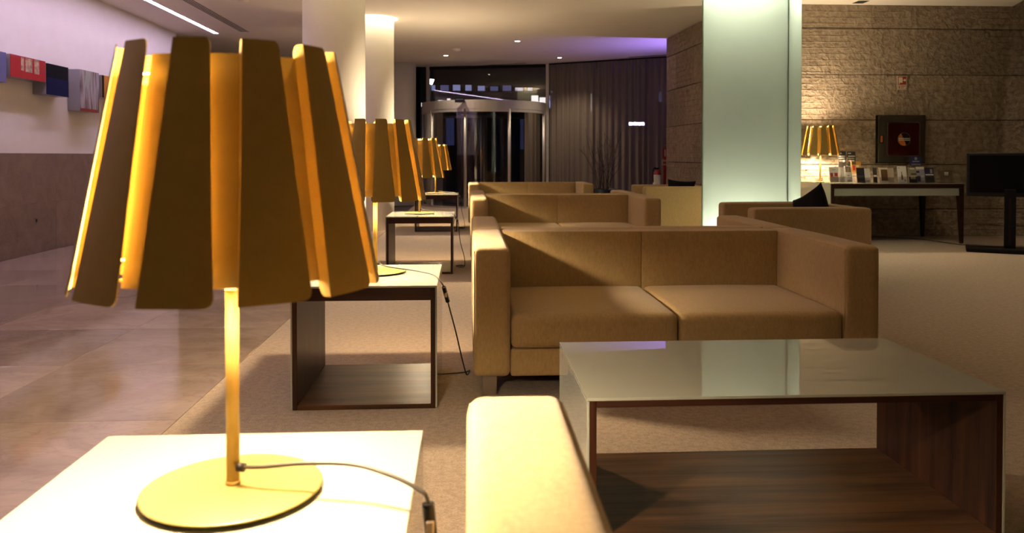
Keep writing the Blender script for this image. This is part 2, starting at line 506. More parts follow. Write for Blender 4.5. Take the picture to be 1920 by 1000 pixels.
# ceiling with round openings at the columns
COLS = [(-1.285, 7.78), (-1.375, 11.75), (-1.425, 17.45)]
CR = 0.295
bm = bmesh.new()
outer = [(-8.1, -4), (5.9, -4), (5.9, 6.6), (7.27, 10.38), (7.27, 10.6), (10, 10.6), (10, 12), (6.2, 14.4), (3.98, 15.92), (2.55, 16.85), (1.68, 17.33), (-0.22, 17.81), (-1.63, 18.2), (-8.1, 18.6)]
loops = [[bm.verts.new((x, y, ZC)) for x, y in outer]]
for (cx, cy) in COLS[:2]:
    loops.append([bm.verts.new((cx + 0.355 * math.cos(2 * PI * i / 40), cy + 0.355 * math.sin(2 * PI * i / 40), ZC)) for i in range(40)])
ed = []
for lp in loops:
    for i in range(len(lp)): ed.append(bm.edges.new((lp[i], lp[(i + 1) % len(lp)])))
bmesh.ops.triangle_fill(bm, use_beauty=True, edges=ed)
r = bmesh.ops.extrude_face_region(bm, geom=bm.faces[:])
bmesh.ops.translate(bm, vec=(0, 0, 0.16), verts=[g for g in r['geom'] if isinstance(g, bmesh.types.BMVert)])
ceiling = bm_obj('ceiling', bm, M['ceiling'])
tag(ceiling, kind='structure')
tag(box('ceiling_upper', 5.5, 10.2, -4.2, 10.9, 4.4, 4.5, M['ceiling']), kind='structure')
tag(box('wall_ceiling_step', 5.78, 5.9, -4.0, 6.6, ZC + 0.16, 4.4, M['ceiling']), kind='structure')

# stone block: front face towards the room, inner face towards the door
wb = box('wall_back', 3.50, 10.0, 10.36, 10.8, 0, 4.4, M['joint']); tag(wb, kind='structure')
zj = [0.0, 0.36, 0.952, 1.545, 2.142, 2.752, 3.35, 4.0]
xj = [3.46, 3.60, 4.444, 5.31, 6.191, 7.051, 7.92, 8.78, 9.64]
for k in range(len(zj) - 1):
    for i in range(len(xj) - 1):
        g = 0.003
        d = random.uniform(0, 0.006)
        o = box('stone_panel', xj[i] + g * 0.4, xj[i + 1] - g * 0.4, 10.318 + d, 10.365, zj[k] + 0.005, zj[k + 1] - 0.005, M['stone'], wb, 0.002, 1)
wi = mesh('wall_inner', [(3.53, 10.4, 0), (3.40, 13.43, 0), (5.0, 13.43, 0), (5.0, 10.8, 0), (3.53, 10.4, ZC), (3.40, 13.43, ZC), (5.0, 13.43, ZC), (5.0, 10.8, ZC)],
          [(0, 4, 5, 1), (1, 5, 6, 2), (2, 6, 7, 3), (3, 7, 4, 0), (4, 7, 6, 5), (0, 1, 2, 3)], M['joint'])
tag(wi, kind='structure')
ang = math.atan2(0.13, 3.08)
zk = [0.0, 0.36, 0.965, 1.555, 2.16, 2.735, ZC]
for k in range(6):
    off = 0.30 if k % 2 else 0.75
    cuts = [0.0]
    while cuts[-1] + 0.9 < 3.05:
        cuts.append(cuts[-1] + (off if len(cuts) == 1 else 0.9))
    cuts.append(3.08)
    for a, c in zip(cuts, cuts[1:]):
        d = random.uniform(0, 0.006)
        o = box('stone_panel', -0.022 + d, 0.02, a + 0.0015, c - 0.0015, zk[k] + 0.006, zk[k + 1] - 0.006, M['stone'], wi, 0.002, 1)
        o.location = (3.51, 10.36, 0); o.rotation_euler = (0, 0, ang)

# front of the building: posts, transom, street
FAC = [(-1.3, 18.10), (-0.91, 18.0), (1.72, 17.31), (2.55, 16.85), (3.98, 15.92), (5.2, 15.1)]
def slab(name, a, c, t, z0, z1, mat, parent=None):
    A = Vector((a[0], a[1], 0)); C = Vector((c[0], c[1], 0)); n = (C - A).normalized(); p = Vector((-n.y, n.x, 0)) * t / 2
    V = [A - p, C - p, C + p, A + p]
    V = [(v.x, v.y, z0) for v in V] + [(v.x, v.y, z1) for v in V]
    return mesh(name, V, [(3, 2, 1, 0), (4, 5, 6, 7), (0, 1, 5, 4), (1, 2, 6, 5), (2, 3, 7, 6), (3, 0, 4, 7)], mat, parent)
win1 = slab('window_1', FAC[1], FAC[2], 0.02, 2.22, ZC, M['pane']); tag(win1, kind='structure')
slab('window_frame', (-0.93, 18.0), (-0.86, 17.985), 0.06, 0, ZC, M['alu'], win1)
slab('window_frame', (1.69, 17.32), (1.75, 17.30), 0.06, 0, ZC, M['alu'], win1)
slab('window_frame', FAC[1], FAC[2], 0.05, 2.99, ZC, M['black'], win1)
win2 = slab('window_2', FAC[0], (-0.93, 18.0), 0.02, 0, ZC, M['pane']); tag(win2, kind='structure')
slab('window_frame', (-1.16, 18.06), (-1.06, 18.03), 0.06, 0, ZC, M['black'], win2)
win3 = slab('window_3', FAC[2], FAC[3], 0.02, 0, ZC, M['pane']); tag(win3, kind='structure')
win4 = slab('window_4', FAC[3], FAC[4], 0.02, 0, ZC, M['pane']); tag(win4, kind='structure')
win5 = slab('window_5', FAC[4], FAC[5], 0.02, 0, ZC, M['pane']); tag(win5, kind='structure')
for wn, a in ((win3, FAC[3]), (win4, FAC[4])):
    slab('window_frame', (a[0] - 0.04, a[1] + 0.13), (a[0] + 0.04, a[1] + 0.08), 0.06, 0, ZC, M['black'], wn)
tag(box('floor_street', -30, 40, 19.0, 75, -0.20, -0.08, M['asphalt']), kind='structure')

# ================================================================== COLUMNS AND CEILING FITTINGS
clab = ['thick round cream column nearest, right behind the foreground lamp shade',
        'round cream column with the bright ring of light at its ceiling end',
        'far round cream column beside the dark entrance glazing']
for (cx, cy), lab in zip(COLS, clab):
    c = thing('round_column', lab, 'column', (cx, cy, 0), group='round columns')
    top = ZC + 0.16 if cy < 15 else ZC
    lathe('shaft', [(0, 0), (CR, 0), (CR, top), (0, top)], M['column'], c, 48)
    if cy < 15:
        lathe('light_well', [(0.36, 0.161), (0.36, 0.30), (CR + .002, 0.30)], M['column'], c, 40).location = (0, 0, ZC)
        lathe('ring_light', [(CR + 0.012, 0.17), (0.35, 0.17), (0.35, 0.19), (CR + 0.012, 0.19), (CR + 0.012, 0.17)], M['ring'], c, 40).location = (0, 0, ZC)

s = thing('strip_light', 'long thin white strip light in the ceiling beside the left wall', 'ceiling light', (-4.075, 0, ZC))
box('diffuser', -0.035, 0.035, 1.0, 13.25, -0.008, -0.0005, M['strip'], s)
box('trim', -0.045, -0.035, 1.0, 13.26, -0.010, -0.0005, M['plaster'], s)
box('trim', 0.035, 0.045, 1.0, 13.26, -0.010, -0.0005, M['plaster'], s)
v = thing('linear_vent', 'dark slotted ceiling vent running beside the strip light', 'vent', (-3.575, 0, ZC))
box('frame', -0.075, 0.075, 4.0, 13.11, -0.003, 0.003, M['ceiling'], v)
for i in range(4):
    box('slot', -0.062 + i * 0.036, -0.046 + i * 0.036, 4.05, 13.08, -0.0045, -0.003, M['black'], v)
v = thing('linear_vent', 'narrow dark ceiling slot above the revolving door', 'vent', (0.919, 17.30, ZC), math.atan2(-0.337, 0.62))
box('frame', -0.9, 0.38, -0.05, 0.05, -0.004, 0.003, M['ceiling'], v)
box('slot', -0.88, 0.36, -0.035, -0.005, -0.006, -0.003, M['black'], v); box('slot', -0.88, 0.36, 0.008, 0.038, -0.006, -0.003, M['black'], v)
v = thing('linear_vent', 'narrow dark ceiling slot above the curtain by the stone corner', 'vent', (3.555, 15.80, ZC), math.atan2(-0.465, 0.70))
box('frame', -0.42, 0.6, -0.06, 0.06, -0.004, 0.003, M['ceiling'], v)
for i in range(3):
    box('slot', -0.40, 0.58, -0.045 + i * 0.033, -0.022 + i * 0.033, -0.006, -0.003, M['black'], v)
v = thing('ceiling_grille', 'small square ribbed grille in the ceiling above the stone wall', 'vent', (5.06, 10.10, ZC))
box('frame', -0.10, 0.10, -0.11, 0.11, -0.006, 0.003, M['ceiling'], v)
for i in range(8):
    box('slat', -0.07 + i * 0.0185, -0.06 + i * 0.0185, -0.09, 0.09, -0.009, -0.005, M['black'], v)
for (x, y), lab in (((-2.85, 10.36), 'round smoke detector on the ceiling right of the slotted vent'),
                    ((-0.206, 14.97), 'small smoke detector on the ceiling before the revolving door')):
    d = thing('smoke_detector', lab, 'smoke detector', (x, y, ZC))
    lathe('base', [(0, 0.002), (0.085, 0.002), (0.085, -0.012), (0, -0.012)], M['ceiling'], d, 24)
    lathe('sensor', [(0.07, -0.012), (0.06, -0.035), (0.03, -0.045), (0, -0.046)], M['ceiling'], d, 24)
dl = [((-0.441, 15.94), 'left small downlight in the ceiling before the entrance'),
      ((0.852, 13.88), 'nearest of the three small downlights in the ceiling'),
      ((1.846, 16.16), 'right small downlight in the ceiling before the curtain'),
      ((4.9, 7.6), 'small downlight in the ceiling over the carpet before the brochure desk'), ((4.6, 4.4), 'small downlight in the ceiling over the carpet right of the coffee table'), ((6.6, 8.3), 'small downlight in the raised ceiling above the television')]
def spot(o, loc, watt, col, size, blend=0.6, r=0.04):
    L = bpy.data.lights.new('lamp', 'SPOT'); L.energy = watt; L.color = col; L.spot_size = math.radians(size); L.spot_blend = blend
    L.shadow_soft_size = r
    s = link(bpy.data.objects.new('lamp', L), o); s.location = loc
    return s
DL_OBJS = []
for (x, y), lab in dl:
    if lab is None: lab = 'small round downlight in the ceiling over the seating area'
    z = 4.4 if x > 5.9 else ZC
    d = thing('downlight', lab, 'ceiling light', (x, y, z), group='ceiling downlights')
    lathe('trim', [(0.045, 0.003), (0.06, 0.003), (0.06, -0.006), (0.045, -0.006), (0.045, 0.003)], M['alu'], d, 24)
    lathe('lens', [(0, -0.003), (0.045, -0.003)], M['down'], d, 24)
    spot(d, (0, 0, -0.03), DOWN_W if y > 10 else 62.0, (1.0, 0.80, 0.58), 110, 0.9)

# ================================================================== REVOLVING DOOR
DCX, DCY, DR = 0.35, 17.58, 1.36
door = thing('revolving_door', 'round glazed revolving door with aluminium drum in the entrance', 'door', (DCX, DCY, 0))
def arc(name, r0, r1, z0, z1, a0, a1, mat, parent, n=24):
    V = []; Fs = []
    for i in range(n + 1):
        a = math.radians(a0 + (a1 - a0) * i / n)
        sx, cy = math.sin(a), -math.cos(a)
        V += [(r0 * sx, r0 * cy, z0), (r1 * sx, r1 * cy, z0), (r1 * sx, r1 * cy, z1), (r0 * sx, r0 * cy, z1)]
    for i in range(n):
        for q in range(4):
            Fs.append((i * 4 + q, i * 4 + (q + 1) % 4, i * 4 + 4 + (q + 1) % 4, i * 4 + 4 + q))
    Fs += [(0, 1, 2, 3), tuple(n * 4 + q for q in (3, 2, 1, 0))]
    o = mesh(name, V, Fs, mat, parent, smooth=False)
    return o
fas = arc('drum_fascia', DR - 0.03, DR, 2.03, 2.21, -180, 180, M['alu'], door, 72)
arc('drum_rim', DR - 0.07, DR - 0.005, 1.97, 2.03, -180, 180, M['alu'], door, 72)
lathe('drum_roof', [(0, 2.205), (DR - 0.02, 2.205), (DR - 0.02, 2.17), (0, 2.17)], M['alu'], door, 48)
lathe('canopy_ceiling', [(0, 2.05), (DR - 0.04, 2.05)], M['alu'], door, 48)
for a0, a1 in ((-88, -57.5), (-56.5, -18.5), (-17.5, 20.5), (22.5, 73.5), (74.5, 89), (100, 158), (162, 200), (204, 258)):
    arc('curved_glass', DR - 0.045, DR - 0.035, 0.03, 1.97, a0, a1, M['pane'], door, 10)
for a in (-89, -57, -18, 21.5, 74, 90, 160, 202):
    t = math.radians(a); rr = DR - 0.03
    cyl('mullion', 0.032, 0.032, 0, 2.03, M['alu'], door, 12, rr * math.sin(t), -rr * math.cos(t))
box('sensor', -0.62, -0.42, -DR - 0.03, -DR + 0.06, 2.15, 2.21, M['black_plastic'], door, 0.006, 1)
box('sensor', 0.42, 0.62, DR - 0.12, DR - 0.04, 1.90, 1.96, M['black_plastic'], door, 0.006, 1)
arc('floor_ring', DR - 0.06, DR, 0.0, 0.03, -180, 180, M['alu'], door, 48)
for k in range(3):
    a = math.radians(38 + 120 * k)
    wing = box('door_wing', 0.06, DR - 0.09, -0.006, 0.006, 0.06, 1.95, M['pane'], door)
    wing.rotation_euler = (0, 0, a)
    for (x0, x1, z0, z1) in ((0.05, 0.09, 0.03, 1.96), (DR - 0.12, DR - 0.08, 0.03, 1.96), (0.09, DR - 0.12, 1.91, 1.96), (0.09, DR - 0.12, 0.03, 0.12)):
        box('wing_frame', x0, x1, -0.018, 0.018, z0, z1, M['alu'], wing)
cyl('centre_post', 0.03, 0.03, 0.03, 2.05, M['alu'], door, 12)

# ================================================================== CURTAIN
def curtain(name, pts, z0, z1, label):
    L = [0.0]
    for a, c in zip(pts, pts[1:]): L.append(L[-1] + math.dist(a, c))
    n = int(L[-1] / 0.014)
    rnd = random.Random(3)
    V = []; Fs = []; ph = 0.0; wl = 0.13; amp = 0.035
    rows = [0.0, 0.25, 0.6, 1.0]
    for i in range(n + 1):
        s = L[-1] * i / n
        k = max(j for j in range(len(pts) - 1) if L[j] <= s + 1e-9)
        t = (s - L[k]) / (L[k + 1] - L[k])
        a, c = Vector(pts[k]), Vector(pts[k + 1]); p = a + (c - a) * t
        d = (c - a).normalized(); nrm = Vector((-d.y, d.x))
        ph += 2 * PI * 0.014 / wl
        if i % 9 == 0: wl = rnd.uniform(0.10, 0.17); amp = rnd.uniform(0.022, 0.045)
        for u in rows:
            off = (0.6 + 0.4 * (1 - u)) * amp * math.sin(ph + 0.5 * math.sin(ph * 0.37 + (1 - u) * 1.5)) + 0.012 * math.sin(ph * 0.23 + u * 2)
            q = p + nrm * off
            V.append((q.x, q.y, z0 + (z1 - z0) * u))
    m4 = len(rows)
    for i in range(n):
        for j in range(m4 - 1):
            Fs.append((i * m4 + j, (i + 1) * m4 + j, (i + 1) * m4 + j + 1, i * m4 + j + 1))
    root = thing(name, label, 'curtain', (pts[0][0], pts[0][1], 0))
    o = mesh('drape', V, Fs, M['curtain'], root, smooth=True)
    o.location = (-pts[0][0], -pts[0][1], 0)
    for a, c in zip(pts, pts[1:]):
        r = slab('rail', a, c, 0.03, z1, z1 + 0.03, M['black'], root); r.location = (-pts[0][0], -pts[0][1], 0)
    return root
curtain('sheer_curtain', [(1.74, 17.16), (2.50, 16.70), (3.92, 15.78), (4.7, 15.26)], 0.02, ZC - 0.035, 'tall sheer brown curtain hanging in folds right of the revolving door')

# ================================================================== ILLUMINATED GLASS PILLAR
pil = thing('glass_pillar', 'tall square pillar of backlit frosted green glass', 'pillar', (3.16, 8.75, 0), math.radians(-31))
PW = 0.45
for k in range(4):
    g = box('glass_panel', -PW + 0.004, PW - 0.004, -PW, -PW + 0.012, 0.02, ZC - 0.012, M['frost'], pil)
    g.rotation_euler = (0, 0, k * PI / 2)
    e = box('glass_edge', -PW - 0.001, -PW + 0.008, -PW - 0.001, -PW + 0.008, 0.02, ZC - 0.012, M['frost_edge'], pil)
    e.rotation_euler = (0, 0, k * PI / 2)
box('plinth', -PW, PW, -PW, PW, 0, 0.02, M['chrome'], pil)
box('head_frame', -PW, PW, -PW, PW, ZC - 0.012, ZC - 0.001, M['chrome'], pil)
cyl('core', 0.16, 0.16, 0.03, ZC - 0.012, M['column'], pil, 32)
for k in range(4):
    for z in (0.16, 2.93):
        t = box('light_tube', -0.36, 0.36, -0.37, -0.31, z - 0.035, z + 0.035, M['tube'], pil)
        t.rotation_euler = (0, 0, k * PI / 2)

# ================================================================== LAMP
NS = 11
Z0, Z1 = 0.342, 0.712
RB, RT = 0.236, 0.165
def make_lamp(name, label, rot, cord):
    root = thing(name, label, 'lamp', (0, 0, 0), 0, 'gold slatted table lamps')
    lathe('base_disc', [(0, 0.014), (0.02, 0.0138), (0.137, 0.0105), (0.141, 0.0095), (0.141, 0.008), (0.137, 0.007), (0.0, 0.007)], M['gold_base'], root, 64)
    lathe('foot_pad', [(0, 0.007), (0.05, 0.007), (0.05, 0.0), (0, 0.0)], M['black_plastic'], root, 32)
    lathe('stem', [(0, 0.016), (0.0105, 0.016), (0.0105, 0.345), (0, 0.345)], M['gold'], root, 20)
    lathe('collar', [(0.0105, 0.013), (0.0118, 0.0132), (0.0118, 0.019), (0.0105, 0.020)], M['gold'], root, 20)
    lathe('socket', [(0, 0.335), (0.018, 0.335), (0.02, 0.375), (0.016, 0.385), (0, 0.385)], M['black_plastic'], root, 20)
    lathe('bulb', [(0, 0.384), (0.014, 0.384), (0.024, 0.405), (0.036, 0.43), (0.034, 0.452), (0.022, 0.468), (0, 0.474)], M['bulb'], root, 24)
    def rad(z): 
        t = (z - Z0) / (Z1 - Z0); return RB + (RT - RB) * t
    def pt(R, th, z): return (R * math.sin(th), -R * math.cos(th), z)
    DEP = 0.022; rc = 0.012
    def halfw(z):
        t = (z - Z0) / (Z1 - Z0); return math.radians((25.2 + (18.0 - 25.2) * t) / 2)
    # folded slat: radial flange on its left edge, then the outer face, rounded free corners
    def slat_mesh():
        V = []; Fs = []
        path = [('f', u) for u in (1.0, 0.8, 0.55, 0.3, 0.0)] + [('o', u) for u in (0.12, 0.28, 0.45, 0.6, 0.75, 0.85, 0.90, 0.94, 0.975, 1.0)]
        nz = 7
        for kind, u in path:
            if kind == 'f': dist = (1 - u) * DEP
            else: dist = (1 - u) * 0.085
            cut = 0.0
            if dist < rc: cut = rc - math.sqrt(max(0, rc * rc - (rc - dist) ** 2))
            for q in range(nz):
                z = Z0 + cut + (Z1 - Z0 - 2 * cut) * q / (nz - 1)
                R = rad(z); h = halfw(z)
                if kind == 'f': V.append(pt(R - DEP * u, -h, z))
                else:
                    th = -h + 2 * h * u
                    chord = R * math.cos(h) / math.cos(th)
                    V.append(pt(0.65 * R + 0.35 * chord, th, z))
        for i in range(len(path) - 1):
            for q in range(nz - 1):
                Fs.append((i * nz + q, (i + 1) * nz + q, (i + 1) * nz + q + 1, i * nz + q + 1))
        return V, Fs
    def panel_mesh():
        V = []; Fs = []; n = 8; nz = 7
        per = 2 * PI / NS
        for i in range(n + 1):
            for q in range(nz):
                z = Z0 + 0.022 + (Z1 - Z0 - 0.042) * q / (nz - 1)
                h = halfw(z); gap = per - 2 * h
                th = -h + 0.02 - (gap + math.radians(4.0) + 0.02) * i / n
                V.append(pt(rad(z) - DEP + 0.0015 - 0.002 * math.sin(PI * i / n), th, z))
        for i in range(n):
            for q in range(nz - 1):
                Fs.append((i * nz + q, i * nz + q + 1, (i + 1) * nz + q + 1, (i + 1) * nz + q))
        return V, Fs
    sme = pme = None
    for k in range(NS):
        th = rot + 2 * PI * k / NS
        if sme is None:
            V, Fs = slat_mesh(); a = mesh('shade_slat', V, Fs, M['gold'], root, smooth=True); sme = a.data
            sm = a.modifiers.new('thick', 'SOLIDIFY'); sm.thickness = 0.0018; sm.offset = 0
            es = a.modifiers.new('es', 'EDGE_SPLIT'); es.split_angle = math.radians(40)
            first = a
            V, Fs = panel_mesh(); p = mesh('shade_panel', V, Fs, M['gold'], root, smooth=True); pme = p.data
            sm = p.modifiers.new('thick', 'SOLIDIFY'); sm.thickness = 0.0014; sm.offset = 0
            firstp = p
        else:
            a = first.copy(); link(a, root); p = firstp.copy(); link(p, root)
        a.rotation_euler = (0, 0, th); p.rotation_euler = (0, 0, th)
    rr = rad(0.372) - DEP - 0.002
    lathe('shade_ring', [(rr - 0.004, 0.370), (rr, 0.370), (rr, 0.374), (rr - 0.004, 0.374), (rr - 0.004, 0.370)], M['gold'], root, 44)
    for k in range(3):
        sp = box('shade_arm', 0.008, rr, -0.003, 0.003, 0.371, 0.374, M['gold'], root)
        sp.rotation_euler = (0, 0, 0.4 + k * 2 * PI / 3); 
    rt_ = rad(0.665) - DEP - 0.003
    lathe('added_glow_shield', [(0, 0.661), (rt_, 0.661), (rt_, 0.6635), (0, 0.6635)], M['gold'], root, 44)  # unseen plate added so the glowing disc lights only upwards
    lathe('added_glow_disc', [(0, 0.665), (rt_, 0.665)], M['upglow'], root, 44)  # added emitter, out of sight, for soft warm light on ceiling and walls
    if cord:
        tube('cord', cord[0], 0.0034, M['cord'], root, 8, 8)
        lathe_plug = tube('cord_plug', [(0.010, -0.01, 0.045), (0.022, -0.012, 0.044)], 0.007, M['black_plastic'], root, 10, 1)
        A, B = Vector(cord[1][0]), Vector(cord[1][1])
        sw = tube('switch', [A, A + (B - A) * 0.12, A + (B - A) * 0.88, B], 0.0095, M['black_plastic'], root, 10, 1)
        c = (A + B) / 2
        box('switch_button', -0.006, 0.006, -0.013, -0.005, -0.012, 0.012, M['chrome'], sw, 0.002, 1).location = c
    return root

TZ = 0.52
def side_table(label, x, y, rz=0):
    """open walnut cube, clad in white glass on top and both sides; origin at floor centre"""
    t = thing('side_table', label, 'side table', (x, y, 0), rz, 'walnut cube side tables')
    W2, D2, H = 0.305, 0.33, TZ
    box('glass_top', -W2, W2, -D2, D2, H - 0.008, H, M['white_glass'], t, 0.001, 1)
    for s in (-1, 1):
        xa, xb = sorted((s * W2, s * (W2 - 0.007)))
        box('glass_side', xa, xb, -D2, D2, 0.004, H - 0.009, M['white_glass'], t, 0.001, 1)
        xa, xb = sorted((s * (W2 - 0.0075), s * (W2 - 0.027)))
        box('side_board', xa, xb, -D2 + 0.001, D2 - 0.001, 0.0, H - 0.009, M['wood_z'], t, 0.001, 1)
    box('top_board', -W2 + 0.0275, W2 - 0.0275, -D2 + 0.02, D2 - 0.02, H - 0.028, H - 0.009, M['wood_x'], t)
    box('apron', -W2 + 0.0275, W2 - 0.0275, -D2 + 0.002, -D2 + 0.02, H - 0.062, H - 0.009, M['dark_wood'], t, 0.001, 1)
    box('apron', -W2 + 0.0275, W2 - 0.0275, D2 - 0.02, D2 - 0.002, H - 0.062, H - 0.009, M['dark_wood'], t, 0.001, 1)
    box('bottom_board', -W2 + 0.0275, W2 - 0.0275, -D2 + 0.001, D2 - 0.001, 0.0, 0.02, M['wood_x'], t, 0.001, 1)
    return t
side_table('white glass side table in the foreground under the nearest lamp', -0.395, 1.258)
side_table('second walnut and white glass side table, beside the nearest facing sofa', -0.437, 3.70)
side_table('third walnut and white glass side table, beyond the second lamp', -0.437, 7.55, 0.0)
side_table('farthest walnut and white glass side table, under the farthest lamp of the row', -0.45, 11.60)

cord1 = ([(0.012, -0.01, 0.045), (0.05, -0.02, 0.048), (0.12, -0.03, 0.056), (0.20, -0.05, 0.060), (0.265, -0.08, 0.052), (0.304, -0.10, 0.040), (0.320, -0.108, 0.024), (0.327, -0.112, -0.05), (0.332, -0.110, -0.12), (0.34, -0.09, -0.25), (0.35, -0.02, -0.44), (0.36, 0.06, -0.512), (0.345, 0.15, -0.514), (0.20, 0.34, -0.514)],
         [(0.320, -0.109, 0.022), (0.327, -0.112, -0.046)])
cord2 = ([(0.012, -0.01, 0.045), (0.06, -0.03, 0.032), (0.14, -0.06, 0.024), (0.22, -0.12, 0.020), (0.285, -0.20, 0.014), (0.318, -0.24, -0.015), (0.332, -0.24, -0.05), (0.345, -0.21, -0.11), (0.375, -0.12, -0.25), (0.405, 0.02, -0.42), (0.425, 0.10, -0.512), (0.44, 0.18, -0.514), (0.40, 0.14, -0.514), (0.20, 0.10, -0.514)],
         [(0.326, -0.245, -0.03), (0.343, -0.215, -0.10)])
cord3 = ([(0.012, -0.01, 0.045), (0.06, -0.03, 0.032), (0.14, -0.06, 0.024), (0.22, -0.10, 0.020), (0.30, -0.16, 0.014), (0.345, -0.18, -0.02), (0.37, -0.16, -0.08), (0.385, -0.12, -0.25), (0.425, -0.04, -0.42), (0.42, 0.0, -0.510), (0.35, 0.05, -0.514), (0.36, 0.11, -0.513), (0.41, 0.06, -0.510), (0.37, -0.02, -0.508), (0.345, 0.05, -0.505), (0.40, 0.10, -0.507), (0.43, 0.06, -0.509), (0.385, 0.12, -0.512)],
         [(0.345, -0.18, -0.02), (0.362, -0.168, -0.06)])
cord5 = ([(0.012, -0.01, 0.045), (0.05, 0.03, 0.03), (0.08, 0.10, 0.02), (0.08, 0.18, 0.012), (0.05, 0.26, 0.012)], [(0.08, 0.13, 0.017), (0.08, 0.165, 0.015)])
l = make_lamp('table_lamp', 'nearest and largest gold slatted table lamp, standing in the foreground', math.radians(-2.0), cord1); l.location = (-0.381, 1.31, TZ)
l = make_lamp('table_lamp', 'second gold slatted table lamp, on the table beside the facing sofa', math.radians(-16.5), cord2); l.location = (-0.434, 3.76, TZ)
l = make_lamp('table_lamp', 'third gold slatted table lamp in the row, before the entrance', math.radians(-10), cord3); l.location = (-0.462, 7.62, TZ)
l = make_lamp('table_lamp', 'farthest gold slatted lamp of the row, before the revolving door', math.radians(4), cord3); l.location = (-0.48, 11.72, TZ)
l = make_lamp('table_lamp', 'gold slatted lamp on the brochure desk against the stone wall', math.radians(-12), cord5); l.location = (4.46, 9.92, 0.735)

# ================================================================== COFFEE TABLE
t = thing('coffee_table', 'low coffee table with pale glass top and open walnut shelf', 'coffee table', (0.893, 2.425, 0))
W2, D2, H = 0.578, 0.322, 0.42
box('glass_top', -W2, W2, -D2, D2, H - 0.008, H, M['white_glass'], t, 0.0012, 2)
for s in (-1, 1):
    xa, xb = sorted((s * W2, s * (W2 - 0.007)))
    box('glass_side', xa, xb, -D2, D2, 0.004, H - 0.009, M['white_glass'], t, 0.001, 1)
    xa, xb = sorted((s * (W2 - 0.0075), s * (W2 - 0.026)))
    box('side_board', xa, xb, -D2 + 0.001, D2 - 0.001, 0.0, H - 0.009, M['wood_z'], t, 0.001, 1)
box('top_board', -W2 + 0.0265, W2 - 0.0265, -D2 + 0.001, D2 - 0.001, H - 0.026, H - 0.009, M['dark_wood'], t, 0.001, 1)
box('shelf', -W2 + 0.0265, W2 - 0.0265, -D2 + 0.001, D2 - 0.001, 0.0, 0.03, M['wood_x'], t, 0.001, 1)

# ================================================================== SOFAS AND ARMCHAIRS
def make_seat(name, label, cat, Wd, seats, group):
    """origin at floor, middle of the front edge; faces -y"""
    s = thing(name, label, cat, (0, 0, 0), 0, group)
    D = 0.94; A = 0.165; H = 0.66; Z = 0.09; BT = 0.15
    for q in (-1, 1):
        xa, xb = sorted((q * Wd / 2, q * (Wd / 2 - A)))
        arm = rbox('arm', xa, xb, 0, D, Z, H, 0.028, M['sofa'], s, crown=0.004)
        for xx in (xa + 0.006, xb - 0.006):
            tube('seam', [(xx, 0.012, 0.13), (xx, 0.0115, 0.35), (xx, 0.0125, H - 0.04), (xx, 0.021, H - 0.02), (xx, 0.042, H - 0.0115), (xx, 0.3, H - 0.0108), (xx, D - 0.05, H - 0.0112)], 0.0022, M['sofa'], arm, 5, 4)
    xi = Wd / 2 - A
    rbox('base_rail', -xi + 0.001, xi - 0.001, 0.012, D - 0.02, Z, 0.212, 0.012, M['sofa'], s)
    rbox('backrest', -xi + 0.001, xi - 0.001, D - 0.075, D, Z + 0.12, H - 0.004, 0.022, M['sofa'], s)
    w = 2 * xi / seats
    for k in range(seats):
        x0 = -xi + k * w
        rbox('back_cushion', x0 + 0.0002, x0 + w - 0.0002, D - BT - 0.002, D - 0.055, 0.30, H - 0.002, 0.005, M['sofa'], s, front=0.003)
        rbox('seat_cushion', x0 + 0.002, x0 + w - 0.002, 0.004, D - BT - 0.004, 0.213, 0.362, 0.03, M['sofa'], s, crown=0.016, front=0.008, n=8)
    for sx in (-1, 1):
        for y0 in (0.05, D - 0.11):
            lg = bmesh.new()
            xa, xb = sorted((sx * (Wd / 2 - 0.045), sx * (Wd / 2 - 0.105)))
            add_box(lg, xa, xb, y0, y0 + 0.012, 0, Z + 0.002)
            xa, xb = sorted((sx * (Wd / 2 - 0.045), sx * (Wd / 2 - 0.057)))
            add_box(lg, xa, xb, y0 + 0.012, y0 + 0.06, 0, Z + 0.002)
            bm_obj('leg', lg, M['chrome'], s)
    return s
SW = 1.835; SX = 0.938
sofa = make_seat('sofa', 'beige fabric two-seat sofa facing us behind the coffee table', 'sofa', SW, 2, 'beige cube sofas')
sofa.location = (SX, 3.50, 0)
dup(sofa, (SX, 5.385, 0), PI, 'beige sofa turned away, back to back with the nearest facing sofa')
dup(sofa, (SX, 7.60, 0), 0, 'middle beige sofa facing us, second of the three facing sofas')
dup(sofa, (SX, 9.485, 0), PI, 'beige sofa turned away behind the middle facing sofa')
dup(sofa, (SX - 0.02, 11.62, 0), 0, 'farthest beige sofa facing us, before the revolving door')
dup(sofa, (0.915, 1.36, 0), PI, 'foreground beige sofa turned away, only its brightly lit arm showing')
ac = make_seat('armchair', 'beige cube armchair with pointed black cushion, before the glass pillar', 'armchair', 0.90, 1, 'beige cube armchairs')
ac.location = (2.20, 6.50, 0); ac.rotation_euler = (0, 0, -PI / 2)
dup(ac, (2.30, 10.78, 0), -PI / 2, 'beige cube armchair by the stone corner, partly hidden by the glass pillar')

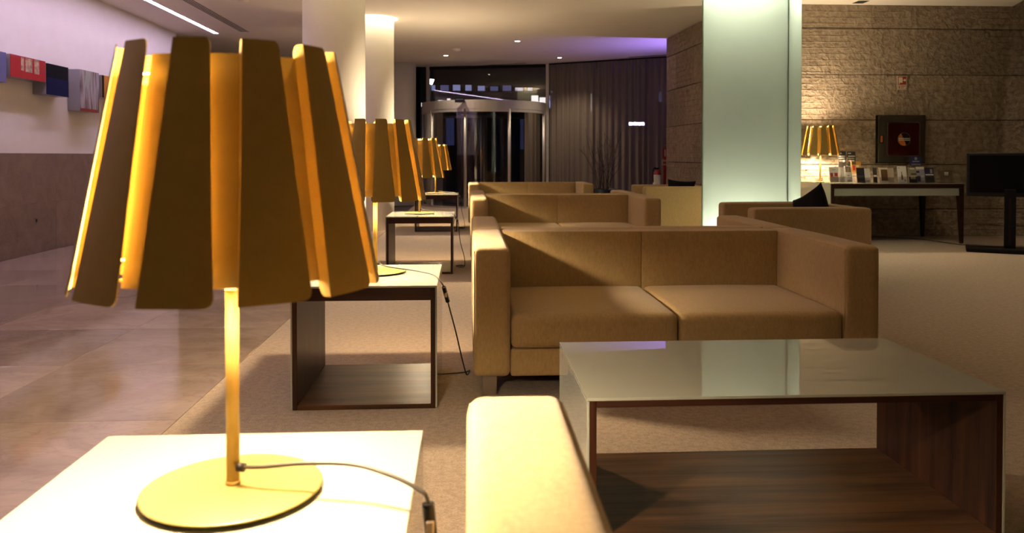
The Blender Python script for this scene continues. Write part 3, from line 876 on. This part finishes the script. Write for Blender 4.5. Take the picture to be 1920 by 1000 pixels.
def pillow(label, loc, rot, w=0.42, d=0.13):
    n = 14; V = []; Fs = []
    for side in (1, -1):
        for i in range(n + 1):
            for j in range(n + 1):
                u, v = 2 * i / n - 1, 2 * j / n - 1
                pinch = 1 - 0.10 * (1 - abs(u) ** 2) * abs(v) ** 3 - 0.0
                pinch2 = 1 - 0.10 * (1 - abs(v) ** 2) * abs(u) ** 3
                h = d / 2 * ((1 - u ** 4) * (1 - v ** 4)) ** 0.5
                V.append((w / 2 * u * pinch2, side * h, w / 2 * v * pinch))
    N2 = (n + 1) ** 2
    for s in range(2):
        for i in range(n):
            for j in range(n):
                a = s * N2 + i * (n + 1) + j
                f = (a, a + n + 1, a + n + 2, a + 1)
                Fs.append(f if s == 0 else tuple(reversed(f)))
    o = mesh('cushion', V, Fs, M['cushion'], None, smooth=True)
    bm = bmesh.new(); bm.from_mesh(o.data); bmesh.ops.remove_doubles(bm, verts=bm.verts, dist=1e-5); bm.to_mesh(o.data); bm.free()
    o.location = loc; o.rotation_euler = rot
    return tag(o, label, 'cushion', 'black cushions')
pillow('black cushion standing on its corner in the armchair before the pillar', (2.86, 6.50, 0.575), (0, math.radians(-24), math.radians(-78)))
pillow('small black cushion on the armchair by the stone corner', (2.90, 10.80, 0.55), (math.radians(-10), math.radians(4), math.radians(-20)), 0.38)

# ================================================================== DESK
dk = thing('brochure_desk', 'long console desk with white glass top and dark tapered legs', 'desk', (5.185, 9.84, 0))
W2, D2, H = 0.833, 0.44, 0.735
box('glass_top', -W2, W2, -D2, D2, H - 0.008, H, M['white_glass'], dk, 0.001, 1)
box('glass_side', -W2, -W2 + 0.008, -D2, D2, 0.005, H - 0.009, M['white_glass'], dk, 0.001, 1)
box('side_board', -W2 + 0.0085, -W2 + 0.05, -D2 + 0.002, D2 - 0.002, 0, H - 0.009, M['dark_wood'], dk, 0.001, 1)
box('apron', -W2 + 0.0505, W2 - 0.001, -D2 + 0.002, -D2 + 0.03, H - 0.06, H - 0.009, M['dark_wood'], dk, 0.001, 1)
box('apron', -W2 + 0.0505, W2 - 0.001, D2 - 0.03, D2 - 0.002, H - 0.06, H - 0.009, M['dark_wood'], dk, 0.001, 1)
box('front_panel', -W2 + 0.0505, W2 - 0.06, -D2 + 0.006, -D2 + 0.028, H - 0.152, H - 0.0605, M['white_glass'], dk, 0.001, 1)
for sy in (-1, 1):
    bm = bmesh.new()
    ya, yb = sorted((sy * (D2 - 0.002), sy * (D2 - 0.075)))
    add_box(bm, W2 - 0.065, W2 - 0.002, ya, yb, 0, H - 0.061)
    for v in bm.verts:
        if v.co.z < 0.1:
            if v.co.x < W2 - 0.03: v.co.x += 0.032
            if abs(v.co.y) < D2 - 0.04: v.co.y += sy * 0.035
    bm_obj('leg', bm, M['dark_wood'], dk)

def mat_flat(c, rough=0.5):
    key = 'p%.2f_%.2f_%.2f' % c
    if key not in M: M[key] = plain('print_' + key, c, rough)
    return M[key]
M['acrylic'] = pane('acrylic', (0.93, 0.93, 0.93), 1.45, 0.02, 0.0)
def leaflet(label, x0, x1, z0, z1, y, col, prints, tilt=12, yaw=0):
    r = thing('leaflet', label, 'leaflet', ((x0 + x1) / 2, y, z0), math.radians(yaw), 'brochures on the desk')
    w2 = (x1 - x0) / 2; h = (z1 - z0)
    c = box('card', -w2, w2, 0.0, 0.006, 0, h, mat_flat(col), r)
    c.rotation_euler = (math.radians(-tilt), 0, 0)
    for (u0, u1, v0, v1, pc) in prints:
        box('print', -w2 + 2 * w2 * u0, -w2 + 2 * w2 * u1, -0.0008, 0.0, h * v0, h * v1, mat_flat(pc), c)
    if z0 < 0.76:
        st = box('stand', -w2 - 0.004, w2 + 0.004, -0.012, -0.009, 0, h * 0.35, M['acrylic'], c)
        box('stand_foot', -w2 - 0.004, w2 + 0.004, -0.012, 0.07, -0.0005, 0.002, M['acrylic'], r)
    else:
        bx = box('stand', -w2 * 0.7, w2 * 0.7, 0.012, 0.016, 0.736 - z0, h * 0.6, M['acrylic'], r)
    return r
W_ = (0.72, 0.70, 0.64); K_ = (0.02, 0.02, 0.022); R_ = (0.45, 0.03, 0.03); BR = (0.16, 0.07, 0.03); G_ = (0.35, 0.34, 0.32)
YL = 9.62; zb = 0.738
leaflet('white leaflet with red figures, nearest the desk lamp', 4.45, 4.565, zb, 0.935, YL, W_, [(0.05, 0.95, 0.08, 0.40, (0.55, 0.45, 0.4)), (0.1, 0.4, 0.36, 0.62, R_), (0.55, 0.9, 0.40, 0.62, R_), (0.3, 0.7, 0.80, 0.84, G_)])
leaflet('white leaflet with thin vertical grey strokes', 4.575, 4.66, zb, 0.93, YL + 0.03, W_, [(0.1 + 0.17 * i, 0.17 + 0.17 * i, 0.05, 0.32 + 0.1 * (i % 3), (0.4, 0.33, 0.26)) for i in range(5)])
leaflet('cream leaflet with a small portrait picture at its top', 4.67, 4.76, zb, 0.945, YL + 0.05, W_, [(0.12, 0.88, 0.62, 0.97, (0.25, 0.2, 0.16)), (0.32, 0.68, 0.67, 0.9, (0.6, 0.42, 0.28)), (0.35, 0.65, 0.38, 0.46, G_), (0.25, 0.8, 0.05, 0.16, G_)])
leaflet('black leaflet standing in front of the others', 4.755, 4.855, zb, 0.925, YL - 0.08, K_, [(0.1, 0.9, 0.42, 0.46, (0.12, 0.12, 0.14)), (0.2, 0.8, 0.3, 0.34, (0.1, 0.1, 0.12)), (0.15, 0.85, 0.06, 0.12, (0.15, 0.09, 0.05))])
blk = [(0.08, 0.45, 0.86, 0.92, (0.5, 0.5, 0.48)), (0.08, 0.92, 0.70, 0.76, (0.5, 0.5, 0.48)), (0.08, 0.85, 0.58, 0.63, (0.45, 0.45, 0.43)), (0.1, 0.5, 0.42, 0.52, (0.35, 0.2, 0.15)), (0.55, 0.85, 0.40, 0.52, (0.4, 0.4, 0.38))]
leaflet('left of the two tall black posters with white lettering lines', 4.70, 4.80, 0.90, 1.125, 9.92, K_, blk, 6)
leaflet('right of the two tall black posters with white lettering lines', 4.82, 4.925, 0.90, 1.125, 9.92, K_, blk, 6)
leaflet('amber leaflet with a red band below the tall black posters', 4.80, 4.925, 0.85, 1.0, 9.78, (0.55, 0.28, 0.05), [(0.05, 0.5, 0.72, 0.98, (0.14, 0.09, 0.05)), (0.15, 0.4, 0.25, 0.65, R_), (0.5, 0.8, 0.5, 0.68, W_)], 8)
leaflet('plain small white leaflet beside the black one', 4.885, 4.965, zb, 0.915, YL, W_, [(0.15, 0.85, 0.03, 0.16, (0.45, 0.36, 0.3))])
leaflet('narrow black leaflet with a white foot', 5.00, 5.05, zb, 0.925, YL, K_, [(0.1, 0.9, 0.38, 0.50, W_)], 10, -3)
leaflet('cream booklet with a brown picture', 5.055, 5.165, zb, 0.925, YL - 0.05, (0.66, 0.58, 0.42), [(0.22, 0.95, 0.12, 0.88, BR), (0.4, 0.8, 0.4, 0.75, (0.22, 0.12, 0.05))], 12, -3)
leaflet('grey leaflet with a slanting rust band', 5.17, 5.265, zb, 0.92, YL, (0.42, 0.36, 0.27), [(0.08, 0.28, 0.1, 0.95, (0.32, 0.1, 0.03))], 12, -3)
leaflet('tall white leaflet with a brown bottle', 5.262, 5.372, zb, 0.945, YL - 0.10, W_, [(0.38, 0.56, 0.18, 0.46, BR), (0.43, 0.51, 0.46, 0.66, BR), (0.1, 0.25, 0.86, 0.92, G_), (0.7, 0.9, 0.08, 0.2, G_)], 12, -3)
leaflet('small dark brown leaflet behind the bottle leaflet', 5.378, 5.432, zb + 0.02, 0.905, YL + 0.02, BR, [(0.1, 0.9, 0.75, 0.95, (0.35, 0.2, 0.1)), (0.2, 0.8, 0.3, 0.5, (0.3, 0.22, 0.18))])
leaflet('leaflet with a dark landscape under a pale sky', 5.445, 5.545, zb, 0.93, YL - 0.02, (0.30, 0.27, 0.19), [(0.0, 1.0, 0.0, 0.38, K_), (0.2, 0.85, 0.22, 0.42, (0.45, 0.38, 0.26)), (0.3, 1.0, 0.50, 0.60, (0.06, 0.06, 0.05)), (0.2, 0.8, 0.86, 0.95, W_)])
leaflet('white and blue leaflet with a dark stripe', 5.555, 5.66, zb, 0.935, YL, (0.30, 0.30, 0.40), [(0.0, 1.0, 0.84, 1.0, W_), (0.0, 0.4, 0.62, 0.74, K_), (0.05, 0.45, 0.05, 0.42, (0.05, 0.06, 0.08)), (0.55, 0.9, 0.1, 0.45, (0.5, 0.48, 0.42))])
leaflet('dark navy leaflet at the end of the row', 5.665, 5.78, zb, 0.925, YL, (0.03, 0.03, 0.06), [(0.05, 0.95, 0.48, 0.56, W_), (0.6, 0.85, 0.62, 0.9, (0.3, 0.32, 0.42)), (0.0, 1.0, 0.0, 0.44, (0.06, 0.055, 0.05))])
leaflet('blue card with a round emblem, raised behind the row', 5.60, 5.755, 0.945, 1.06, 9.86, (0.04, 0.05, 0.14), [(0.40, 0.6, 0.62, 0.92, (0.30, 0.34, 0.5)), (0.2, 0.8, 0.40, 0.50, (0.4, 0.42, 0.5)), (0.1, 0.9, 0.05, 0.2, (0.25, 0.26, 0.34))], 6)
r = thing('leaflet_holder', 'empty clear acrylic holder at the right end of the desk', 'holder', (5.925, YL, zb - 0.002), 0)
c = box('back_plate', -0.085, 0.085, 0, 0.004, 0, 0.155, M['acrylic'], r); c.rotation_euler = (math.radians(-10), 0, 0)
c = box('front_pocket', -0.085, 0.085, -0.035, -0.031, 0, 0.11, M['acrylic'], r); c.rotation_euler = (math.radians(-10), 0, 0)
box('foot', -0.085, 0.085, -0.04, 0.05, 0, 0.003, M['acrylic'], r)
box('tag_card', -0.025, 0.025, -0.003, -0.001, 0.09, 0.13, mat_flat(W_), r)

# ================================================================== TELEVISION
tv = thing('television', 'black flat television on a pedestal stand at the right edge', 'television', (5.965, 8.50, 0), math.radians(-31))
TW = 0.42
box('stand_base', -0.42, 0.42, -0.17, 0.17, 0.0, 0.05, M['black'], tv, 0.012, 2)
box('stand_column', -0.055, 0.055, -0.03, 0.03, 0.05, 0.70, M['black'], tv, 0.006, 2)
box('cable_channel', -0.012, 0.012, -0.034, -0.03, 0.08, 0.6, M['black_plastic'], tv)
box('glass_shelf', -0.32, 0.32, -0.14, 0.12, 0.30, 0.308, M['pane'], tv)
box('housing', -TW, TW, -0.02, 0.055, 0.615, 1.10, M['black_plastic'], tv, 0.008, 2)
M['screen'] = plain('screen_glass', (0.003, 0.003, 0.004), 0.12, spec=0.25)
box('screen', -TW + 0.03, TW - 0.03, -0.022, -0.019, 0.66, 1.07, M['screen'], tv)
for i in range(7):
    box('logo_mark', -0.045 + i * 0.0125, -0.036 + i * 0.0125, -0.0215, -0.019, 0.632, 0.641, M['chrome'], tv)
cb = tube('power_cable', [(4.9, 10.20, 0.012), (5.3, 10.12, 0.012), (5.70, 9.85, 0.012), (5.85, 9.25, 0.010), (6.05, 9.0, 0.010), (6.3, 8.85, 0.010), (6.55, 8.75, 0.012)], 0.006, M['cord'])
tag(cb, 'black power cable lying on the carpet behind the television stand', 'cable')

# ================================================================== STONE WALL FITTINGS
cab = thing('fire_hose_cabinet', 'square grey metal fire hose cabinet set in the stone wall', 'cabinet', (5.715, 10.318, 1.2885))
M['cab'] = plain('cabinet_metal', (0.10, 0.09, 0.068), 0.32, metal=0.6)
M['redglass'] = plain('dark_red_window', (0.04, 0.006, 0.004), 0.15)
M['orange'] = plain('orange_plate', (0.5, 0.13, 0.02), 0.4)
box('frame', -0.33, 0.33, -0.035, 0.03, -0.317, 0.317, M['black'], cab, 0.004, 1)
box('door', -0.315, 0.322, -0.045, -0.035, -0.308, 0.308, M['cab'], cab, 0.003, 1)
def rrect(w, h, r, n=5):
    P = []
    for cx, cy, a0 in ((w - r, h - r, 0), (-w + r, h - r, 90), (-w + r, -h + r, 180), (w - r, -h + r, 270)):
        for i in range(n + 1):
            a = math.radians(a0 + 90 * i / n); P.append((cx + r * math.cos(a), cy + r * math.sin(a)))
    return P
def plate(name, w, h, r, y0, y1, mat, parent, cx=0, cz=0):
    P = rrect(w, h, r); n = len(P)
    V = [(x + cx, y0, z + cz) for x, z in P] + [(x + cx, y1, z + cz) for x, z in P]
    Fs = [tuple(range(n)), tuple(reversed(range(n, 2 * n)))] + [(i, i + n, (i + 1) % n + n, (i + 1) % n) for i in range(n)]
    return mesh(name, V, Fs, mat, parent)
plate('window_rim', 0.222, 0.226, 0.028, -0.049, -0.045, M['chrome'], cab, 0.025, 0.0)
wn = plate('window', 0.212, 0.216, 0.024, -0.0515, -0.049, M['redglass'], cab, 0.025, 0.0)
def disc(name, r, y0, y1, mat, parent, cx, cz, a0=0, a1=360, n=32):
    full = a1 - a0 >= 360
    P = [(cx + r * math.cos(math.radians(a0 + (a1 - a0) * i / n)), cz + r * math.sin(math.radians(a0 + (a1 - a0) * i / n))) for i in range(n if full else n + 1)]
    m2 = len(P)
    V = [(x, y0, z) for x, z in P] + [(x, y1, z) for x, z in P]
    Fs = [tuple(range(m2)), tuple(reversed(range(m2, 2 * m2)))] + [(i, i + m2, (i + 1) % m2 + m2, (i + 1) % m2) for i in range(m2)]
    return mesh(name, V, Fs, mat, parent)
disc('reel_ring', 0.088, -0.0525, -0.0515, M['chrome'], wn, 0.03, 0.0)
disc('reel_disc', 0.083, -0.0535, -0.0525, M['black_plastic'], wn, 0.03, 0.0)
disc('reel_sector', 0.081, -0.0545, -0.0535, M['orange'], wn, 0.03, 0.0, 120, 290)
for zz in (0.008, -0.014):
    for i in range(6):
        box('print', -0.045 + i * 0.026, -0.025 + i * 0.026, -0.0555, -0.0545, zz - 0.006, zz + 0.006, mat_flat(W_), wn)
hd = box('handle_recess', -0.303, -0.243, -0.048, -0.045, -0.055, 0.055, M['black_plastic'], cab, 0.002, 1)
box('handle', -0.29, -0.258, -0.056, -0.048, -0.042, 0.045, M['orange'], hd, 0.004, 1)
sg = thing('fire_sign', 'small red and white fire hose sign on the stone wall', 'sign', (5.7335, 10.316, 2.035))
RED = (0.30, 0.035, 0.02)
box('board', -0.066, 0.066, -0.006, 0.0, -0.092, 0.092, mat_flat((0.62, 0.55, 0.42)), sg, 0.001, 1)
box('red_field', -0.058, 0.058, -0.0075, -0.006, -0.025, 0.084, mat_flat(RED), sg)
box('pictogram_box', -0.047, 0.006, -0.009, -0.0075, 0.0, 0.072, mat_flat((0.62, 0.55, 0.42)), sg)
box('pictogram_nozzle', -0.045, -0.033, -0.009, -0.0075, -0.016, 0.0, mat_flat((0.62, 0.55, 0.42)), sg)
box('pictogram_hose', 0.006, 0.022, -0.009, -0.0075, 0.030, 0.038, mat_flat((0.62, 0.55, 0.42)), sg)
disc('pictogram_valve', 0.017, -0.009, -0.0075, mat_flat((0.62, 0.55, 0.42)), sg, 0.037, 0.035, n=6)
for (a, c, e, f) in ((-0.058, 0.058, -0.084, -0.080), (-0.058, 0.058, -0.036, -0.032), (-0.058, -0.054, -0.080, -0.036), (0.054, 0.058, -0.080, -0.036), (-0.042, -0.028, -0.072, -0.045), (-0.015, 0.042, -0.052, -0.044), (-0.015, 0.02, -0.068, -0.062)):
    box('print', a, c, -0.0075, -0.006, e, f, mat_flat(RED), sg)

# fire point at the end of the stone block
M['red'] = plain('red_enamel', (0.34, 0.025, 0.015), 0.35)
fp = thing('fire_point_post', 'slim red post with small sign plates at the stone corner', 'post', (3.46, 13.95, 0))
box('pole', -0.025, 0.025, -0.02, 0.02, 0.015, 1.21, M['red'], fp, 0.004, 1)
box('base', -0.05, 0.13, -0.13, 0.13, 0, 0.016, M['red'], fp, 0.003, 1)
box('sign_plate', -0.045, 0.035, -0.028, -0.02, 1.02, 1.21, mat_flat(RED), fp, 0.002, 1)
box('sign_symbol', -0.008, 0.008, -0.030, -0.028, 1.06, 1.18, mat_flat(W_), fp)
box('sign_plate', -0.055, 0.04, -0.034, -0.026, 0.90, 1.00, mat_flat((0.5, 0.36, 0.24)), fp, 0.002, 1)
box('sign_symbol', -0.035, 0.02, -0.036, -0.034, 0.93, 0.97, mat_flat(RED), fp)
fe = thing('fire_extinguisher', 'fire extinguisher with cream label beside the red post', 'extinguisher', (3.33, 13.95, 0.0))
lathe('cylinder', [(0, 0), (0.07, 0.0), (0.075, 0.02), (0.075, 0.70), (0.065, 0.77), (0.03, 0.80), (0.025, 0.83), (0, 0.83)], M['red'], fe, 24)
lathe('label_band', [(0.0755, 0.18), (0.0762, 0.18), (0.0762, 0.735), (0.0755, 0.735)], mat_flat((0.62, 0.55, 0.40)), fe, 24)
box('handle', -0.05, 0.03, -0.012, 0.012, 0.83, 0.86, M['black'], fe, 0.004, 1)
tube('hose', [(-0.02, -0.02, 0.84), (-0.06, -0.05, 0.86), (-0.09, -0.06, 0.80), (-0.085, -0.06, 0.60)], 0.009, M['black'], fe, 8)

# ================================================================== BRANCHES IN A POT
pt_ = thing('branch_planter', 'black pot of bare upright branches before the curtain', 'plant', (2.58, 15.0, 0))
lathe('pot', [(0, 0), (0.20, 0), (0.25, 0.44), (0.235, 0.44), (0.225, 0.40), (0, 0.40)], M['black'], pt_, 32)
M['bark'] = plain('bark', (0.035, 0.022, 0.016), 0.8, noise=0.2)
rnd = random.Random(11)
for k in range(26):
    a = rnd.uniform(0, 2 * PI); r0 = rnd.uniform(0.02, 0.16); sp = rnd.uniform(0.05, 0.36); h = rnd.uniform(0.5, 1.25)
    P = []
    for i in range(6):
        u = i / 5
        P.append(((r0 + sp * u ** 1.5) * math.cos(a) + rnd.uniform(-.03, .03) * (i > 0), (r0 + sp * u ** 1.5) * math.sin(a) + rnd.uniform(-.03, .03) * (i > 0), 0.40 + h * u))
    br = tube('branch', P, 0.006, M['bark'], pt_, 5, 3, 0.0022)
    for q in range(3):
        b0 = Vector(P[rnd.randint(2, 4)])
        d = Vector((rnd.uniform(-1, 1), rnd.uniform(-1, 1), rnd.uniform(0.4, 1.2))) * rnd.uniform(0.10, 0.22)
        tube('twig', [b0, b0 + d * 0.5 + Vector((0, 0, 0.01)), b0 + d], 0.003, M['bark'], br, 4, 2, 0.0012)

# ================================================================== ART ON THE LEFT WALL
def art(name, label, y0, y1, z0, z1, face_col, extra=None, depth=0.15):
    r = thing(name, label, 'painting', (-4.72, (y0 + y1) / 2, (z0 + z1) / 2), 0, 'box canvases on the left wall')
    h, d = (y1 - y0) / 2, (z1 - z0) / 2
    box('box_side', 0, depth - 0.006, -h, h, -d, d, M['artside'], r, 0.002, 1)
    c = box('canvas', depth - 0.006, depth, -h, h, -d, d, face_col, r, 0.001, 1)
    for (a, b2, e, f, m2) in (extra or []):
        box('paint_patch', depth, depth + 0.0012, -h + 2 * h * a, -h + 2 * h * b2, -d + 2 * d * e, -d + 2 * d * f, m2, c)
    return r
M['artside'] = plain('canvas_side_grey', (0.30, 0.29, 0.31), 0.35, metal=0.4)
red_p = plain('painted_red', (0.42, 0.006, 0.012), 0.5); cream_p = plain('painted_cream', (0.45, 0.30, 0.20), 0.6, noise=0.5, scale=30)
m, nt, b, o = new_mat('painted_streaks')
tc = nt.nodes.new('ShaderNodeTexCoord'); mp = nt.nodes.new('ShaderNodeMapping'); mp.inputs['Scale'].default_value = (1, 16, 1.6)
nz = nt.nodes.new('ShaderNodeTexNoise'); nz.inputs['Scale'].default_value = 1.6; nz.inputs['Detail'].default_value = 6
cr = nt.nodes.new('ShaderNodeValToRGB')
for pos, c in ((0.30, (0.04, 0.025, 0.02)), (0.42, (0.20, 0.14, 0.12)), (0.52, (0.42, 0.36, 0.38)), (0.62, (0.30, 0.36, 0.30)), (0.72, (0.25, 0.10, 0.06))):
    e = cr.color_ramp.elements.new(pos); e.color = (*c, 1)
cr.color_ramp.elements.remove(cr.color_ramp.elements[0]); cr.color_ramp.elements.remove(cr.color_ramp.elements[-1])
nt.links.new(tc.outputs['Object'], mp.inputs[0]); nt.links.new(mp.outputs[0], nz.inputs['Vector']); nt.links.new(nz.outputs['Fac'], cr.inputs[0]); nt.links.new(cr.outputs[0], b.inputs['Base Color'])
streak = m
art('box_canvas', 'plain slate-blue box canvas at the left edge of the wall', 7.62, 8.208, 1.793, 2.09, plain('painted_blue_grey', (0.13, 0.13, 0.30), 0.5))
art('box_canvas', 'red box canvas with cream blots on the left wall', 8.283, 8.945, 1.865, 2.09, red_p,
    [(0.28, 0.36, 0.35, 0.95, cream_p), (0.40, 0.60, 0.32, 0.96, cream_p), (0.66, 0.80, 0.30, 0.98, cream_p)])
art('box_canvas', 'black and navy box canvas beside the red one', 8.966, 9.44, 1.738, 2.077, plain('painted_black', (0.003, 0.003, 0.004), 0.6, spec=0.1),
    [(0, 1, 0, 0.55, plain('painted_navy', (0.007, 0.009, 0.05), 0.6, spec=0.1))])
art('box_canvas', 'tall grey streaked box canvas with a red foot', 9.722, 10.20, 1.60, 2.092, streak, [(0, 0.9, 0.0, 0.07, plain('painted_rust', (0.25, 0.03, 0.015), 0.6))])
art('box_canvas', 'amber box canvas just showing behind the foreground shade', 10.28, 10.75, 1.80, 2.08, plain('painted_amber', (0.55, 0.22, 0.03), 0.5), [(0, 0.12, 0, 1, M['black'])])
sk = thing('wall_socket', 'small socket plate low on the marble dado', 'socket', (-4.72, 9.0, 0.36))
box('plate', 0.0, 0.008, -0.03, 0.03, -0.03, 0.03, M['dado'], sk, 0.002, 1)
box('outlet', 0.008, 0.010, -0.015, 0.015, -0.015, 0.015, M['black_plastic'], sk)

# ================================================================== PURPLE UPLIGHT, STREET LIGHTS
up = thing('wall_uplight', 'small purple wall uplight on the hidden far side of the stone block', 'light', (4.1, 13.53, 1.55))
lathe('can', [(0, 0), (0.06, 0), (0.06, 0.14), (0.05, 0.14), (0.05, 0.10), (0, 0.10)], M['black'], up, 20)
box('bracket', -0.03, 0.03, -0.099, -0.055, 0.03, 0.09, M['black'], up)
s = spot(up, (0, 0, 0.16), 120, (0.34, 0.22, 1.0), 100, 1.0, 0.04)
s.rotation_mode = 'QUATERNION'; s.rotation_quaternion = Vector((-0.50, 0.32, 0.80)).to_track_quat('-Z', 'Y')

bd = thing('street_building', 'dark building across the street with rows of lit windows', 'building', (2, 40, 0))
box('wall', -24, 30, 0, 6, -0.1, 14, plain('night_render', (0.05, 0.045, 0.045), 0.8, noise=0.15, scale=2), bd)
cool = emit('lit_window_cool', (0.55, 0.55, 1.0), 0.30); warm = emit('lit_window_warm', (1.0, 0.88, 0.80), 1.0); dimw = emit('lit_window_dim', (0.35, 0.36, 0.85), 0.13)
wins = []
rw = random.Random(5)
for k in range(9):                       # upper row seen through the transom
    a = -2.0 + k * 0.62
    wins.append((a, a + rw.uniform(0.22, 0.45), 4.32, 4.32 + rw.uniform(0.16, 0.30), rw.choice((cool, dimw, dimw, cool))))
for k in range(15):                      # shop fronts along the street
    a = -2.4 + k * 0.45
    wins.append((a, a + rw.uniform(0.12, 0.36), 3.52, 3.52 + rw.uniform(0.12, 0.42), rw.choice((cool, warm, dimw, dimw, dimw))))
wins += [(3.15, 3.5, 3.5, 4.1, warm), (3.56, 3.86, 3.5, 4.0, warm), (3.92, 4.15, 3.45, 4.1, cool),
         (-3.0, -2.6, 1.9, 3.1, dimw), (-2.3, -1.6, 1.6, 3.1, dimw), (-1.1, -0.7, 1.6, 3.1, dimw), (2.6, 3.1, 1.4, 3.0, dimw), (5.9, 6.2, 3.3, 4.2, warm), (9.6, 9.75, 3.8, 4.3, cool)]
for (x0, x1, z0, z1, mm) in wins:
    f = box('window', x0 - 2 - 0.06, x1 - 2 + 0.06, -0.06, 0.0, z0 - 0.06, z1 + 0.06, M['black'], bd)
    box('pane', x0 - 2, x1 - 2, -0.08, -0.06, z0, z1, mm, f)
sl = thing('street_lantern', 'bright white street lantern seen through the transom glass', 'street lamp', (-1.22, 26, -0.08))
cyl('post', 0.05, 0.04, 0, 3.46, M['black'], sl, 10)
lathe('lantern', [(0, 3.46), (0.06, 3.46), (0.12, 3.62), (0, 3.62)], emit('lantern_glow', (0.95, 1.0, 0.92), 12), sl, 12)
lathe('cap', [(0.13, 3.62), (0.03, 3.70), (0, 3.71)], M['black'], sl, 12)
for (x, lab) in ((7.0, 'long white shop light glowing through the curtain'), (8.25, 'short white shop light glowing through the curtain')):
    sn = thing('shop_light', lab, 'sign', (x, 33, 2.45))
    ww = 0.32 if x < 8 else 0.09
    box('tube', -ww, ww, -0.05, 0.0, -0.10, 0.02, emit('shop_tube', (0.85, 0.85, 1.0), 30), sn)
    box('bracket', -0.03, 0.03, -0.03, 0.03, -2.5, -0.10, M['black'], sn)
